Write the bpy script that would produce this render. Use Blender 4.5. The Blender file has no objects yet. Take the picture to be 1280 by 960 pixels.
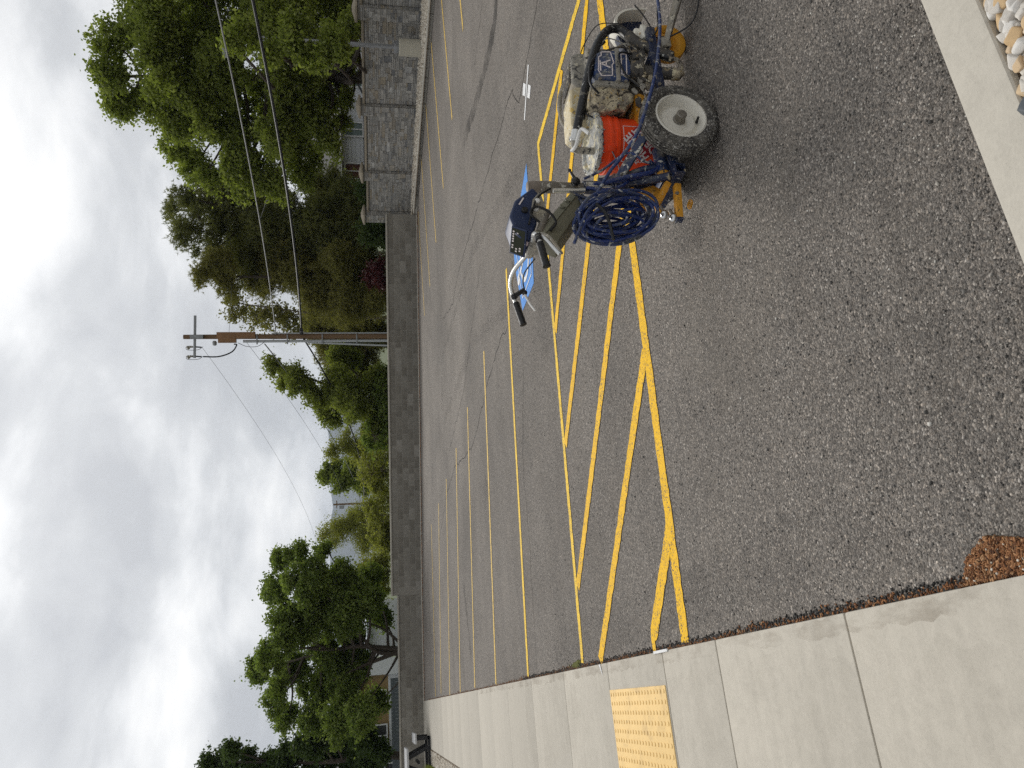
import bpy, bmesh, math, random
import numpy as np
from mathutils import Vector, Matrix, noise as mnoise

# ------------------------------------------------------------------ camera, sky, sun, exposure
scene = bpy.context.scene
col = scene.collection
R = math.radians
def setup_camera():
    yaw, pitch, roll, h = R(22.574), R(10.572), R(-0.917), 1.75
    f = Vector((math.sin(yaw)*math.cos(pitch), math.cos(yaw)*math.cos(pitch), -math.sin(pitch)))
    r = Vector((math.cos(yaw), -math.sin(yaw), 0)); u = r.cross(f)
    r2 = r*math.cos(roll) + u*math.sin(roll); u2 = -r*math.sin(roll) + u*math.cos(roll)
    # the phone was held on its side: the picture's right edge points down
    m = Matrix((-u2, r2, -f)).transposed().to_4x4(); m.translation = (0, 0, h)
    cd = bpy.data.cameras.new('camera'); cd.sensor_width = 36; cd.sensor_fit = 'HORIZONTAL'; cd.lens = 36*962/1280
    cd.clip_start = .05; cd.clip_end = 20000
    c = bpy.data.objects.new('camera', cd); col.objects.link(c); c.matrix_world = m; scene.camera = c
setup_camera()
SUN_AZ, SUN_EL = R(15), R(40)
SUN_DIR = Vector((math.sin(SUN_AZ)*math.cos(SUN_EL), math.cos(SUN_AZ)*math.cos(SUN_EL), math.sin(SUN_EL)))
def setup_world():
    w = bpy.data.worlds.new('World'); scene.world = w; w.use_nodes = True
    t = w.node_tree; t.nodes.clear(); N = t.nodes.new; L = t.links.new
    out = N('ShaderNodeOutputWorld'); mix = N('ShaderNodeMixShader'); b1 = N('ShaderNodeBackground'); b2 = N('ShaderNodeBackground')
    sky = N('ShaderNodeTexSky'); sky.sky_type = 'NISHITA'; sky.sun_disc = False; sky.sun_elevation = SUN_EL; sky.sun_rotation = SUN_AZ
    L(sky.outputs[0], b1.inputs[0]); b1.inputs[1].default_value = .08
    tc = N('ShaderNodeTexCoord'); sep = N('ShaderNodeSeparateXYZ'); L(tc.outputs['Generated'], sep.inputs[0])
    def math_(op, a, b=None, clamp=False):
        n = N('ShaderNodeMath'); n.operation = op; n.use_clamp = clamp
        for i, x in enumerate((a, b)):
            if x is None: continue
            if isinstance(x, (int, float)): n.inputs[i].default_value = x
            else: L(x, n.inputs[i])
        return n.outputs[0]
    # cloud deck seen from below: direction projected on a high plane
    zz = math_('ADD', math_('MAXIMUM', sep.outputs[2], 0.0), .34)
    cmb = N('ShaderNodeCombineXYZ'); L(math_('DIVIDE', sep.outputs[0], zz), cmb.inputs[0]); L(math_('DIVIDE', sep.outputs[1], zz), cmb.inputs[1])
    cmb.inputs[2].default_value = CLOUD_SEED
    def nz(scale, det, rough, dist):
        n = N('ShaderNodeTexNoise'); n.inputs['Scale'].default_value = scale; n.inputs['Detail'].default_value = det
        n.inputs['Roughness'].default_value = rough; n.inputs['Distortion'].default_value = dist; L(cmb.outputs[0], n.inputs['Vector']); return n.outputs['Fac']
    big = nz(1.0, 3, .5, .15); mid = nz(3.0, 6, .52, .25)
    s = math_('ADD', math_('MULTIPLY', big, .45), math_('MULTIPLY', mid, .55))
    rp = N('ShaderNodeValToRGB'); L(s, rp.inputs[0]); e = rp.color_ramp.elements
    e[0].position = .40; e[0].color = (.44, .45, .465, 1); e[1].position = .61; e[1].color = (.83, .828, .818, 1)
    a = e.new(.475); a.color = (.53, .54, .55, 1); a = e.new(.53); a.color = (.66, .667, .672, 1)
    # the veiled sun brightens the cloud round it
    vd = N('ShaderNodeVectorMath'); vd.operation = 'DOT_PRODUCT'; L(tc.outputs['Generated'], vd.inputs[0]); vd.inputs[1].default_value = SUN_DIR
    glow = math_('POWER', math_('MAXIMUM', vd.outputs['Value'], 0.0), 5)
    L(rp.outputs[0], b2.inputs[0]); L(math_('ADD', math_('MULTIPLY', glow, .42), .80), b2.inputs[1])
    mix.inputs[0].default_value = .97
    L(b1.outputs[0], mix.inputs[1]); L(b2.outputs[0], mix.inputs[2]); L(mix.outputs[0], out.inputs[0])
CLOUD_SEED = 3.1
setup_world()
def setup_sun():
    ld = bpy.data.lights.new('sun', 'SUN'); ld.energy = 1.5; ld.angle = R(25); ld.color = (1, .96, .9)
    o = bpy.data.objects.new('sun', ld); col.objects.link(o); o.rotation_euler = (-SUN_DIR).to_track_quat('-Z', 'Y').to_euler(); o.location = (0, 0, 30)
setup_sun()
vs = scene.view_settings
vs.view_transform = 'Standard'; vs.look = 'None'; vs.gamma = 1; vs.use_curve_mapping = False; vs.exposure = 0.48
scene.render.engine = 'CYCLES'
cy = scene.cycles; cy.max_bounces = 6; cy.diffuse_bounces = 3; cy.glossy_bounces = 3; cy.transmission_bounces = 4; cy.transparent_max_bounces = 8
cy.use_denoising = False
rng = random.Random(7); nrg = np.random.default_rng(11)

# ------------------------------------------------------------------ materials
def srgb(h):
    h = h.lstrip('#'); c = [int(h[i:i+2], 16)/255 for i in (0, 2, 4)]
    return tuple(x/12.92 if x <= .04045 else ((x+.055)/1.055)**2.4 for x in c)
class NT:
    def __init__(s, name):
        m = bpy.data.materials.new(name); m.use_nodes = True; s.m = m; s.t = m.node_tree; s.b = s.t.nodes['Principled BSDF']; s.out = s.t.nodes['Material Output']
        s.tc = s.t.nodes.new('ShaderNodeTexCoord'); s.co = s.tc.outputs['Object']
    def n(s, k, **kw):
        x = s.t.nodes.new(k)
        for a, b in kw.items(): setattr(x, a, b)
        return x
    def l(s, a, b): s.t.links.new(a, b)
    def noise(s, sc, det=4, rough=.55, vec=None, dist=0):
        x = s.n('ShaderNodeTexNoise'); x.inputs['Scale'].default_value = sc; x.inputs['Detail'].default_value = det; x.inputs['Roughness'].default_value = rough
        x.inputs['Distortion'].default_value = dist; s.l(vec or s.co, x.inputs['Vector']); return x.outputs['Fac']
    def voro(s, sc, out='Color', vec=None, feat='F1', rand=1):
        x = s.n('ShaderNodeTexVoronoi', feature=feat); x.inputs['Scale'].default_value = sc; x.inputs['Randomness'].default_value = rand; s.l(vec or s.co, x.inputs['Vector']); return x.outputs[out]
    def scale(s, v):
        x = s.n('ShaderNodeMapping'); x.inputs['Scale'].default_value = v; s.l(s.co, x.inputs['Vector']); return x.outputs[0]
    def ramp(s, f, stops, interp='LINEAR'):
        x = s.n('ShaderNodeValToRGB'); x.color_ramp.interpolation = interp; e = x.color_ramp.elements
        while len(e) > 1: e.remove(e[-1])
        for i, (p, c) in enumerate(stops):
            if isinstance(c, (int, float)): c = (c, c, c)
            k = e[0] if i == 0 else e.new(p)
            k.position = p; k.color = tuple(c)[:3] + (1,)
        s.l(f, x.inputs[0]); return x.outputs[0]
    def mix(s, f, a, b, mode='MIX'):
        x = s.n('ShaderNodeMix', data_type='RGBA', blend_type=mode)
        for i, v in ((0, f), (6, a), (7, b)):
            if isinstance(v, (int, float)): x.inputs[i].default_value = v if i == 0 else (v, v, v, 1)
            elif isinstance(v, tuple): x.inputs[i].default_value = v[:3] + (1,)
            else: s.l(v, x.inputs[i])
        return x.outputs[2]
    def math(s, op, a, b, clamp=False):
        x = s.n('ShaderNodeMath', operation=op, use_clamp=clamp)
        for i, v in enumerate((a, b)):
            if isinstance(v, (int, float)): x.inputs[i].default_value = v
            else: s.l(v, x.inputs[i])
        return x.outputs[0]
    def bump(s, h, st=.3, d=.01):
        x = s.n('ShaderNodeBump'); x.inputs['Strength'].default_value = st; x.inputs['Distance'].default_value = d; s.l(h, x.inputs['Height']); s.l(x.outputs[0], s.b.inputs['Normal'])
    def done(s, c=None, rough=.7, metal=0, spec=.4):
        if c is not None:
            if isinstance(c, tuple): s.b.inputs['Base Color'].default_value = c[:3] + (1,)
            else: s.l(c, s.b.inputs['Base Color'])
        if isinstance(rough, (int, float)): s.b.inputs['Roughness'].default_value = rough
        else: s.l(rough, s.b.inputs['Roughness'])
        s.b.inputs['Metallic'].default_value = metal; s.b.inputs['Specular IOR Level'].default_value = spec
        return s.m
def mul(c, k): return tuple(x*k for x in c)

def mat_simple(name, c, rough=.6, metal=0, var=.18, sc=9, spots=None, bump=0, dirt=None, spec=.4):
    """colour with soft variation, optional grime (dirt=(colour, amount)) and splatter spots=[(colour, scale, threshold)]"""
    t = NT(name); n1 = t.noise(sc, 5)
    cc = t.mix(n1, mul(c, 1-var), mul(c, 1+var))
    if dirt:
        cc = t.mix(t.ramp(t.noise(sc*.7, 8, .7, dist=.4), [(.62-dirt[1]*.5, 0), (.72-dirt[1]*.35, 1)]), cc, dirt[0])
    for i, (sc_c, ss, th) in enumerate(spots or []):
        cc = t.mix(t.ramp(t.noise(ss, 3, .6, dist=.6+i), [(th, 0), (th+.02, 1)]), cc, sc_c)
    if bump: t.bump(t.noise(sc*4, 6, .65), bump, .008)
    return t.done(cc, rough, metal, spec)

def mat_asphalt():
    t = NT('asphalt'); v = t.voro(138)
    sx = t.n('ShaderNodeSeparateColor'); t.l(v, sx.inputs[0])
    chip = t.ramp(sx.outputs[0], [(0, (.042, .040, .039)), (.3, (.098, .094, .090)), (.65, (.185, .177, .168)), (.88, (.28, .266, .249)), (.96, (.39, .372, .348)), (.99, (.62, .60, .57))])
    tint = t.mix(t.math('MULTIPLY', sx.outputs[1], .35), chip, t.mix(1.0, chip, (1.15, .92, .70), 'MULTIPLY'))
    fine = t.voro(270); sf = t.n('ShaderNodeSeparateColor'); t.l(fine, sf.inputs[0])
    c = t.mix(.38, tint, t.ramp(sf.outputs[0], [(0, (.04, .039, .038)), (.6, (.165, .159, .152)), (1, (.44, .42, .395))]))
    patch = t.ramp(t.noise(.55, 5, .6, dist=.8), [(.3, .84), (.5, 1.0), (.7, 1.13)])
    streak = t.ramp(t.noise(1, 5, .6, vec=t.scale((.12, 2.2, 1))), [(.3, .93), (.7, 1.07)])
    c = t.mix(1.0, c, patch, 'MULTIPLY'); c = t.mix(1.0, c, streak, 'MULTIPLY')
    dust = t.ramp(t.noise(2.4, 6, .65, dist=.5), [(.48, 0), (.75, .16)])
    c = t.mix(dust, c, (.24, .21, .175)); c = t.mix(1.0, c, t.ramp(t.noise(.22, 4, .55, dist=1.0), [(.32, (.86, .83, .795)), (.5, (1.02, .98, .935)), (.68, (1.16, 1.115, 1.06))]), 'MULTIPLY')
    d = t.voro(138, 'Distance'); t.bump(t.math('MULTIPLY', d, -1.0), .9, .006)
    return t.done(c, .85, 0, .18)
def mat_paint(name, c, wear=.52, rough=.6):
    t = NT(name); v = t.voro(125); sx = t.n('ShaderNodeSeparateColor'); t.l(v, sx.inputs[0])
    a = t.mix(sx.outputs[0], mul(c, .82), mul(c, 1.12))
    a = t.mix(t.ramp(t.noise(3, 4), [(.3, 0), (.8, .22)]), a, mul(c, .72))
    pit = t.ramp(t.math('ADD', t.math('MULTIPLY', sx.outputs[1], .55), t.math('MULTIPLY', t.noise(6, 6, .65), .45)), [(wear+.19, 0), (wear+.25, .85)])
    a = t.mix(pit, a, (.09, .085, .08))
    t.bump(t.math('MULTIPLY', t.voro(125, 'Distance'), -1.0), .5, .005)
    return t.done(a, rough, 0, .1)
def mat_concrete(name, c, brush=None, random_obj=.06, bump=.25, stain=.12):
    t = NT(name); oi = t.n('ShaderNodeObjectInfo')
    a = t.mix(t.noise(1.1, 7, .6, dist=.4), mul(c, 1-stain), mul(c, 1+stain*.7))
    a = t.mix(t.ramp(t.noise(85, 3, .7), [(.35, 0), (.65, .6)]), a, mul(c, .84)); a = t.mix(t.ramp(t.noise(22, 6, .7, dist=.6), [(.35, 0), (.65, .55)]), a, mul(c, 1.13))
    a = t.mix(t.ramp(t.noise(260, 2, .6), [(.66, 0), (.7, .5)]), a, mul(c, .5))
    a = t.mix(t.ramp(t.noise(4.5, 8, .7, dist=1.2), [(.6, 0), (.74, .25)]), a, mul((c[0]*.93, c[1]*.9, c[2]*.84), .76))
    if brush:
        st = t.noise(1, 4, .6, vec=t.scale(brush)); a = t.mix(1.0, a, t.ramp(st, [(.3, .95), (.7, 1.04)]), 'MULTIPLY')
        t.bump(t.math('ADD', st, t.noise(180, 2)), bump, .003)
    else: t.bump(t.noise(140, 3), bump, .003)
    hs = t.n('ShaderNodeHueSaturation'); t.l(a, hs.inputs['Color'])
    t.l(t.math('ADD', t.math('MULTIPLY', oi.outputs['Random'], random_obj*2), 1-random_obj), hs.inputs['Value'])
    return t.done(hs.outputs[0], .88, 0, .12)
def mat_leaf(name, c1, c2, c3, trans=.35, sc=.9):
    t = NT(name); geo = t.n('ShaderNodeNewGeometry')
    n = t.noise(sc, 3, .6); r = geo.outputs['Random Per Island']
    a = t.mix(t.ramp(n, [(.35, 0), (.65, 1)]), c1, c2); a = t.mix(t.math('MULTIPLY', t.ramp(r, [(.45, 0), (1, 1)]), .75), a, c3)
    t.l(a, t.b.inputs['Base Color']); t.b.inputs['Roughness'].default_value = .6; t.b.inputs['Specular IOR Level'].default_value = .12
    tr = t.n('ShaderNodeBsdfTranslucent'); t.l(t.mix(1.0, a, (1.15, 1.25, .6), 'MULTIPLY'), tr.inputs[0])
    mx = t.n('ShaderNodeMixShader'); mx.inputs[0].default_value = trans; t.l(t.b.outputs[0], mx.inputs[1]); t.l(tr.outputs[0], mx.inputs[2]); t.l(mx.outputs[0], t.out.inputs[0])
    return t.m
def mat_bark(name, c):
    t = NT(name); v = t.scale((14, 14, 2.5)); n = t.noise(1, 6, .65, vec=v)
    t.bump(n, .6, .03); return t.done(t.mix(n, mul(c, .55), mul(c, 1.35)), .9, 0, .2)
def mat_objvar(name, stops, rough=.85, bump=.4, nsc=9):
    """colour picked per object (stones, blocks), mottled"""
    t = NT(name); oi = t.n('ShaderNodeObjectInfo'); c = t.ramp(oi.outputs['Random'], stops)
    n = t.noise(nsc, 6, .65, dist=.3); a = t.mix(1.0, c, t.ramp(n, [(.25, .72), (.75, 1.22)]), 'MULTIPLY')
    t.bump(t.noise(nsc*4, 5, .6), bump, .012); return t.done(a, rough, 0, .25)
def mat_islandvar(name, stops, rough=.85, nsc=12, bump=.3):
    t = NT(name); g = t.n('ShaderNodeNewGeometry'); c = t.ramp(g.outputs['Random Per Island'], stops)
    a = t.mix(1.0, c, t.ramp(t.noise(nsc, 5, .6), [(.25, .75), (.75, 1.2)]), 'MULTIPLY'); t.bump(t.noise(nsc*4, 4), bump, .006)
    return t.done(a, rough, 0, .25)
def mat_overlay(name, c, sc, lo, hi, amax, stretch=(1, 1, 1)):
    """thin deposit on the asphalt (rubber, dust, stain), broken by noise"""
    t = NT(name); f = t.ramp(t.noise(sc, 7, .7, vec=t.scale(stretch)), [(lo, 0), (hi, amax)])
    t.done(c, .9, 0, .2); tp = t.n('ShaderNodeBsdfTransparent'); mx = t.n('ShaderNodeMixShader')
    t.l(f, mx.inputs[0]); t.l(tp.outputs[0], mx.inputs[1]); t.l(t.b.outputs[0], mx.inputs[2]); t.l(mx.outputs[0], t.out.inputs[0]); return t.m
def mat_glass(name, c):
    t = NT(name); return t.done(t.mix(t.noise(1.5, 2), mul(c, .6), mul(c, 1.4)), .08, 0, .6)

WHITE = (.72, .71, .67); CREAM = (.52, .44, .26); MUD = (.16, .135, .105)
M = {}
M['asphalt'] = mat_asphalt()
M['yellow'] = mat_paint('yellow_road_paint', (.86, .50, .012), .49)
M['yellow_old'] = mat_paint('faded_yellow_road_paint', (.78, .53, .12), .43)
M['yellow_mid'] = mat_paint('worn_yellow_road_paint', (.88, .58, .05), .48)
M['blue_paint'] = mat_paint('blue_road_paint', (.095, .29, .70), .56)
M['white_paint'] = mat_paint('white_road_paint', (.78, .78, .77), .56)
M['concrete'] = mat_concrete('sidewalk_concrete', (.485, .45, .385), brush=(1.2, 14, 1))
M['kerb'] = mat_concrete('kerb_concrete', (.46, .43, .37), None, .08, .25)
M['soil'] = mat_simple('soil', (.12, .085, .05), .95, var=.4, sc=30, bump=.6)
M['joint'] = mat_simple('joint_dirt', (.16, .145, .12), .95, var=.3, sc=30)
M['grass'] = mat_simple('grass_ground', (.075, .095, .035), .95, var=.4, sc=.6)
M['needle'] = mat_islandvar('dry_needles', [(0, (.05, .022, .012)), (.35, (.18, .075, .03)), (.7, (.30, .135, .055)), (.92, (.42, .24, .12)), (1, (.04, .025, .018))])
M['pebble'] = mat_objvar('river_pebble', [(0, (.62, .58, .52)), (.3, (.68, .66, .62)), (.5, (.55, .38, .20)), (.7, (.58, .44, .28)), (.85, (.66, .62, .55)), (1, (.45, .42, .38))], .7, .25, 24)
M['pebble_dark'] = mat_simple('dark_pebble', (.075, .085, .095), .6, var=.3, sc=40, spots=[((.5, .5, .5), 60, .72)])
M['gravel'] = mat_islandvar('pale_gravel', [(0, (.40, .34, .26)), (.35, (.60, .54, .44)), (.7, (.72, .67, .58)), (1, (.28, .22, .16))])
M['pad'] = mat_simple('tactile_yellow', (.80, .55, .22), .7, var=.14, sc=7, dirt=((.62, .42, .17), .2), spots=[((.42, .30, .14), 60, .66), ((.10, .08, .05), 35, .74)])
M['block'] = mat_objvar('concrete_block', [(0, (.165, .151, .126)), (.5, (.195, .18, .152)), (.85, (.22, .205, .175)), (1, (.265, .248, .215))], .92, .3, 6)
M['mortar'] = mat_simple('mortar', (.235, .218, .185), .95, var=.2, sc=5)
M['cap'] = mat_concrete('wall_cap', (.36, .335, .285), None, .1, .2)
M['stone'] = mat_objvar('ashlar_stone', [(0, (.22, .213, .20)), (.25, (.29, .28, .258)), (.5, (.33, .315, .29)), (.68, (.38, .365, .335)), (.82, (.29, .25, .19)), (.92, (.16, .162, .165)), (1, (.45, .44, .415))], .9, .5, 9)
M['stone_back'] = mat_simple('stone_joint', (.19, .18, .16), .95, var=.2, sc=8)
M['stone_cap'] = mat_concrete('stone_cap', (.30, .26, .20), None, .08, .2)
M['black'] = mat_simple('black_plastic', (.014, .014, .015), .38, var=.3, sc=20, spots=[((.5, .5, .46), 40, .665), ((.12, .11, .09), 22, .61)])
M['black_clean'] = mat_simple('black_rubber', (.012, .012, .013), .5, var=.3, sc=30)
M['cable'] = mat_simple('cable_black', (.012, .012, .014), .6)
M['wire'] = mat_simple('wire_grey', (.20, .20, .20), .6)
M['steel'] = mat_simple('galvanised_steel', (.27, .275, .28), .5, .4, sc=12)
M['conduit'] = mat_simple('pvc_conduit', (.42, .43, .44), .55)
M['wood_pole'] = mat_bark('pole_timber', (.19, .12, .07))
M['wood_new'] = mat_simple('pole_top_board', (.24, .13, .065), .8, var=.3)
M['bark'] = mat_bark('tree_bark', (.075, .06, .048))
M['twig'] = mat_bark('pale_twig', (.20, .165, .13))
M['leaf_ash'] = mat_leaf('leaf_ash', (.135, .165, .034), (.215, .255, .055), (.33, .36, .12), .5)
M['leaf_maple'] = mat_leaf('leaf_maple', (.10, .14, .032), (.165, .215, .052), (.26, .30, .10), .5)
M['leaf_dark'] = mat_leaf('leaf_dark', (.04, .062, .02), (.066, .098, .03), (.11, .15, .05), .35)
M['leaf_pine'] = mat_leaf('needle_pine', (.10, .113, .042), (.17, .178, .062), (.27, .26, .10), .38)
M['leaf_olive'] = mat_leaf('needle_olive', (.145, .138, .04), (.22, .205, .064), (.31, .28, .105), .38)
M['leaf_green'] = mat_leaf('leaf_green', (.14, .165, .038), (.21, .235, .058), (.29, .31, .095), .5)
M['leaf_willow'] = mat_leaf('leaf_willow', (.19, .20, .045), (.26, .265, .065), (.33, .32, .11), .45)
M['leaf_red'] = mat_leaf('leaf_red', (.045, .012, .014), (.065, .016, .018), (.09, .022, .022), .2)
M['siding'] = mat_simple('white_siding', (.66, .67, .69), .7, var=.05, sc=2)
M['trim'] = mat_simple('white_trim', (.72, .72, .72), .6, var=.04)
M['shingle'] = mat_simple('grey_shingle', (.17, .165, .16), .9, var=.3, sc=5, bump=.4)
M['shingle_dark'] = mat_simple('dark_shingle', (.05, .052, .055), .9, var=.3, sc=5, bump=.4)
M['pale_roof'] = mat_simple('pale_metal_roof', (.42, .46, .54), .6, var=.1)
M['tan'] = mat_simple('tan_brick', (.30, .205, .095), .9, var=.3, sc=14, bump=.3)
M['bluegrey'] = mat_simple('blue_grey_board', (.13, .145, .165), .8, var=.15)
M['glass_green'] = mat_glass('window_green', (.10, .14, .12))
M['glass_dark'] = mat_glass('window_dark', (.035, .035, .04))
M['curtain_red'] = mat_simple('red_curtain', (.12, .05, .035), .8)
M['hill'] = mat_simple('hill_forest', (.075, .085, .07), .95, var=.35, sc=.004)
M['table_top'] = mat_simple('grey_table_top', (.48, .48, .48), .7, var=.05)
# striper
M['navy_clean'] = mat_simple('navy_plastic', (.014, .026, .075), .45, var=.15, sc=10, spots=[((.40, .40, .38), 60, .70)])
M['tyre'] = mat_simple('paint_flecked_tyre', (.045, .041, .037), .85, var=.3, sc=30, dirt=((.125, .115, .098), .36), spots=[((.30, .285, .255), 90, .585), ((.48, .46, .42), 60, .645), ((.40, .39, .36), 24, .69), ((.02, .02, .02), 45, .62)], bump=.6)
M['rim'] = mat_simple('cream_rim', (.70, .67, .59), .5, var=.06, sc=12, dirt=((.46, .41, .32), .10), spots=[((.42, .28, .14), 22, .69), ((.25, .22, .18), 80, .68)])
M['hub'] = mat_simple('dirty_steel', (.22, .20, .17), .5, .5, sc=30, dirt=(MUD, .2))
M['orange'] = mat_simple('orange_bucket', (.78, .062, .010), .34, var=.05, sc=5)
M['logo_red'] = mat_simple('dark_red_print', (.36, .018, .03), .5, var=.1)
M['print_white'] = mat_simple('white_print', (.74, .66, .64), .5, var=.06)
M['lid'] = mat_simple('paint_caked_lid', (.34, .34, .32), .7, var=.3, sc=14, spots=[((.66, .60, .42), 18, .54), ((.62, .42, .12), 22, .64), ((.05, .05, .05), 20, .64), ((.72, .72, .68), 34, .60)], bump=.9)
M['rimgoo'] = mat_simple('dried_paint', (.40, .39, .36), .6, var=.2, sc=20, spots=[((.66, .63, .52), 30, .56), ((.04, .05, .08), 26, .58), ((.55, .44, .16), 24, .63)], bump=.8)
M['navy'] = mat_simple('navy_enamel', (.013, .021, .055), .42, var=.25, sc=10, dirt=((.06, .065, .075), .12), spots=[((.45, .44, .40), 42, .635), ((.30, .25, .16), 18, .65), ((.10, .10, .11), 26, .58)])
M['navy_scuffed'] = mat_simple('scuffed_navy', (.015, .028, .075), .45, var=.25, sc=10, dirt=((.20, .19, .16), .2), spots=[((.50, .48, .42), 30, .60), ((.30, .22, .10), 22, .64)])
M['blue_cover'] = mat_simple('blue_cover', (.022, .045, .125), .42, var=.2, sc=10, dirt=((.15, .15, .145), .22), spots=[((.42, .41, .37), 60, .63), ((.25, .22, .16), 24, .63)])
M['blue_hose'] = mat_simple('blue_hose', (.012, .028, .125), .34, var=.3, sc=15, dirt=((.045, .05, .075), .2), spots=[((.34, .35, .38), 40, .655), ((.10, .11, .14), 30, .59)])
M['hose_worn'] = mat_simple('worn_blue_hose', (.018, .036, .125), .42, var=.3, sc=15, dirt=((.085, .09, .10), .25), spots=[((.42, .42, .40), 34, .60)])
M['mud_cream'] = mat_simple('muddy_cream', (.47, .40, .27), .75, var=.25, sc=9, dirt=((.19, .165, .135), .34), spots=[((.56, .50, .34), 20, .60), ((.045, .038, .03), 17, .585), ((.46, .29, .06), 16, .64), ((.10, .08, .06), 40, .60)], bump=1)
M['mud_grey'] = mat_simple('muddy_grey', (.29, .27, .23), .7, var=.25, sc=10, dirt=((.30, .26, .19), .22), spots=[((.5, .46, .36), 30, .61), ((.05, .05, .05), 24, .60)], bump=.9)
M['mud_dark'] = mat_simple('grimy_black', (.055, .05, .044), .6, var=.3, sc=12, dirt=((.14, .12, .09), .2), spots=[((.42, .38, .28), 30, .61), ((.22, .17, .10), 20, .60)], bump=.9)
M['cream_tank'] = mat_simple('cream_tank', (.60, .51, .33), .6, var=.15, sc=10, dirt=((.28, .24, .16), .2), spots=[((.55, .38, .10), 16, .63), ((.68, .65, .54), 26, .59), ((.20, .16, .11), 22, .62)], bump=.8)
M['striper_yellow'] = mat_simple('safety_yellow', (.58, .27, .022), .55, var=.15, sc=10, dirt=((.24, .14, .045), .14), spots=[((.52, .40, .22), 30, .62), ((.07, .05, .03), 24, .62)], bump=.6)
M['caster_yellow'] = mat_simple('caster_yellow', (.62, .29, .018), .6, var=.12, sc=10, spots=[((.30, .15, .02), 14, .66)], bump=.5)
M['olive_panel'] = mat_simple('olive_grey_panel', (.125, .115, .075), .55, var=.12, sc=8, dirt=((.19, .18, .14), .1), spots=[((.40, .38, .32), 40, .74)])
M['olive_light'] = mat_simple('olive_panel_light', (.19, .185, .135), .5, var=.12, sc=8, spots=[((.40, .38, .32), 30, .72)])
M['chrome'] = mat_simple('chrome', (.55, .55, .55), .16, 1, var=.05)
M['bar_silver'] = mat_simple('silver_bar', (.62, .62, .60), .3, .7, var=.08, dirt=((.3, .27, .22), .05))
M['post_grey'] = mat_simple('grimy_cylinder', (.20, .18, .152), .5, .1, var=.2, sc=14, dirt=((.11, .095, .08), .15), spots=[((.58, .56, .50), 32, .62)])
M['post_cap'] = mat_simple('brown_cap', (.20, .165, .135), .6, var=.12)
M['screen'] = mat_simple('display_glass', (.022, .025, .014), .55, var=.2, sc=6, spec=.15)
M['white_part'] = mat_simple('white_lever', (.72, .71, .68), .5, var=.08, dirt=((.4, .36, .3), .05))
M['whitepost'] = mat_simple('white_bracket', (.70, .67, .58), .6, var=.12, sc=12, dirt=((.4, .36, .28), .05), spots=[((.03, .03, .03), 40, .70)])
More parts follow.
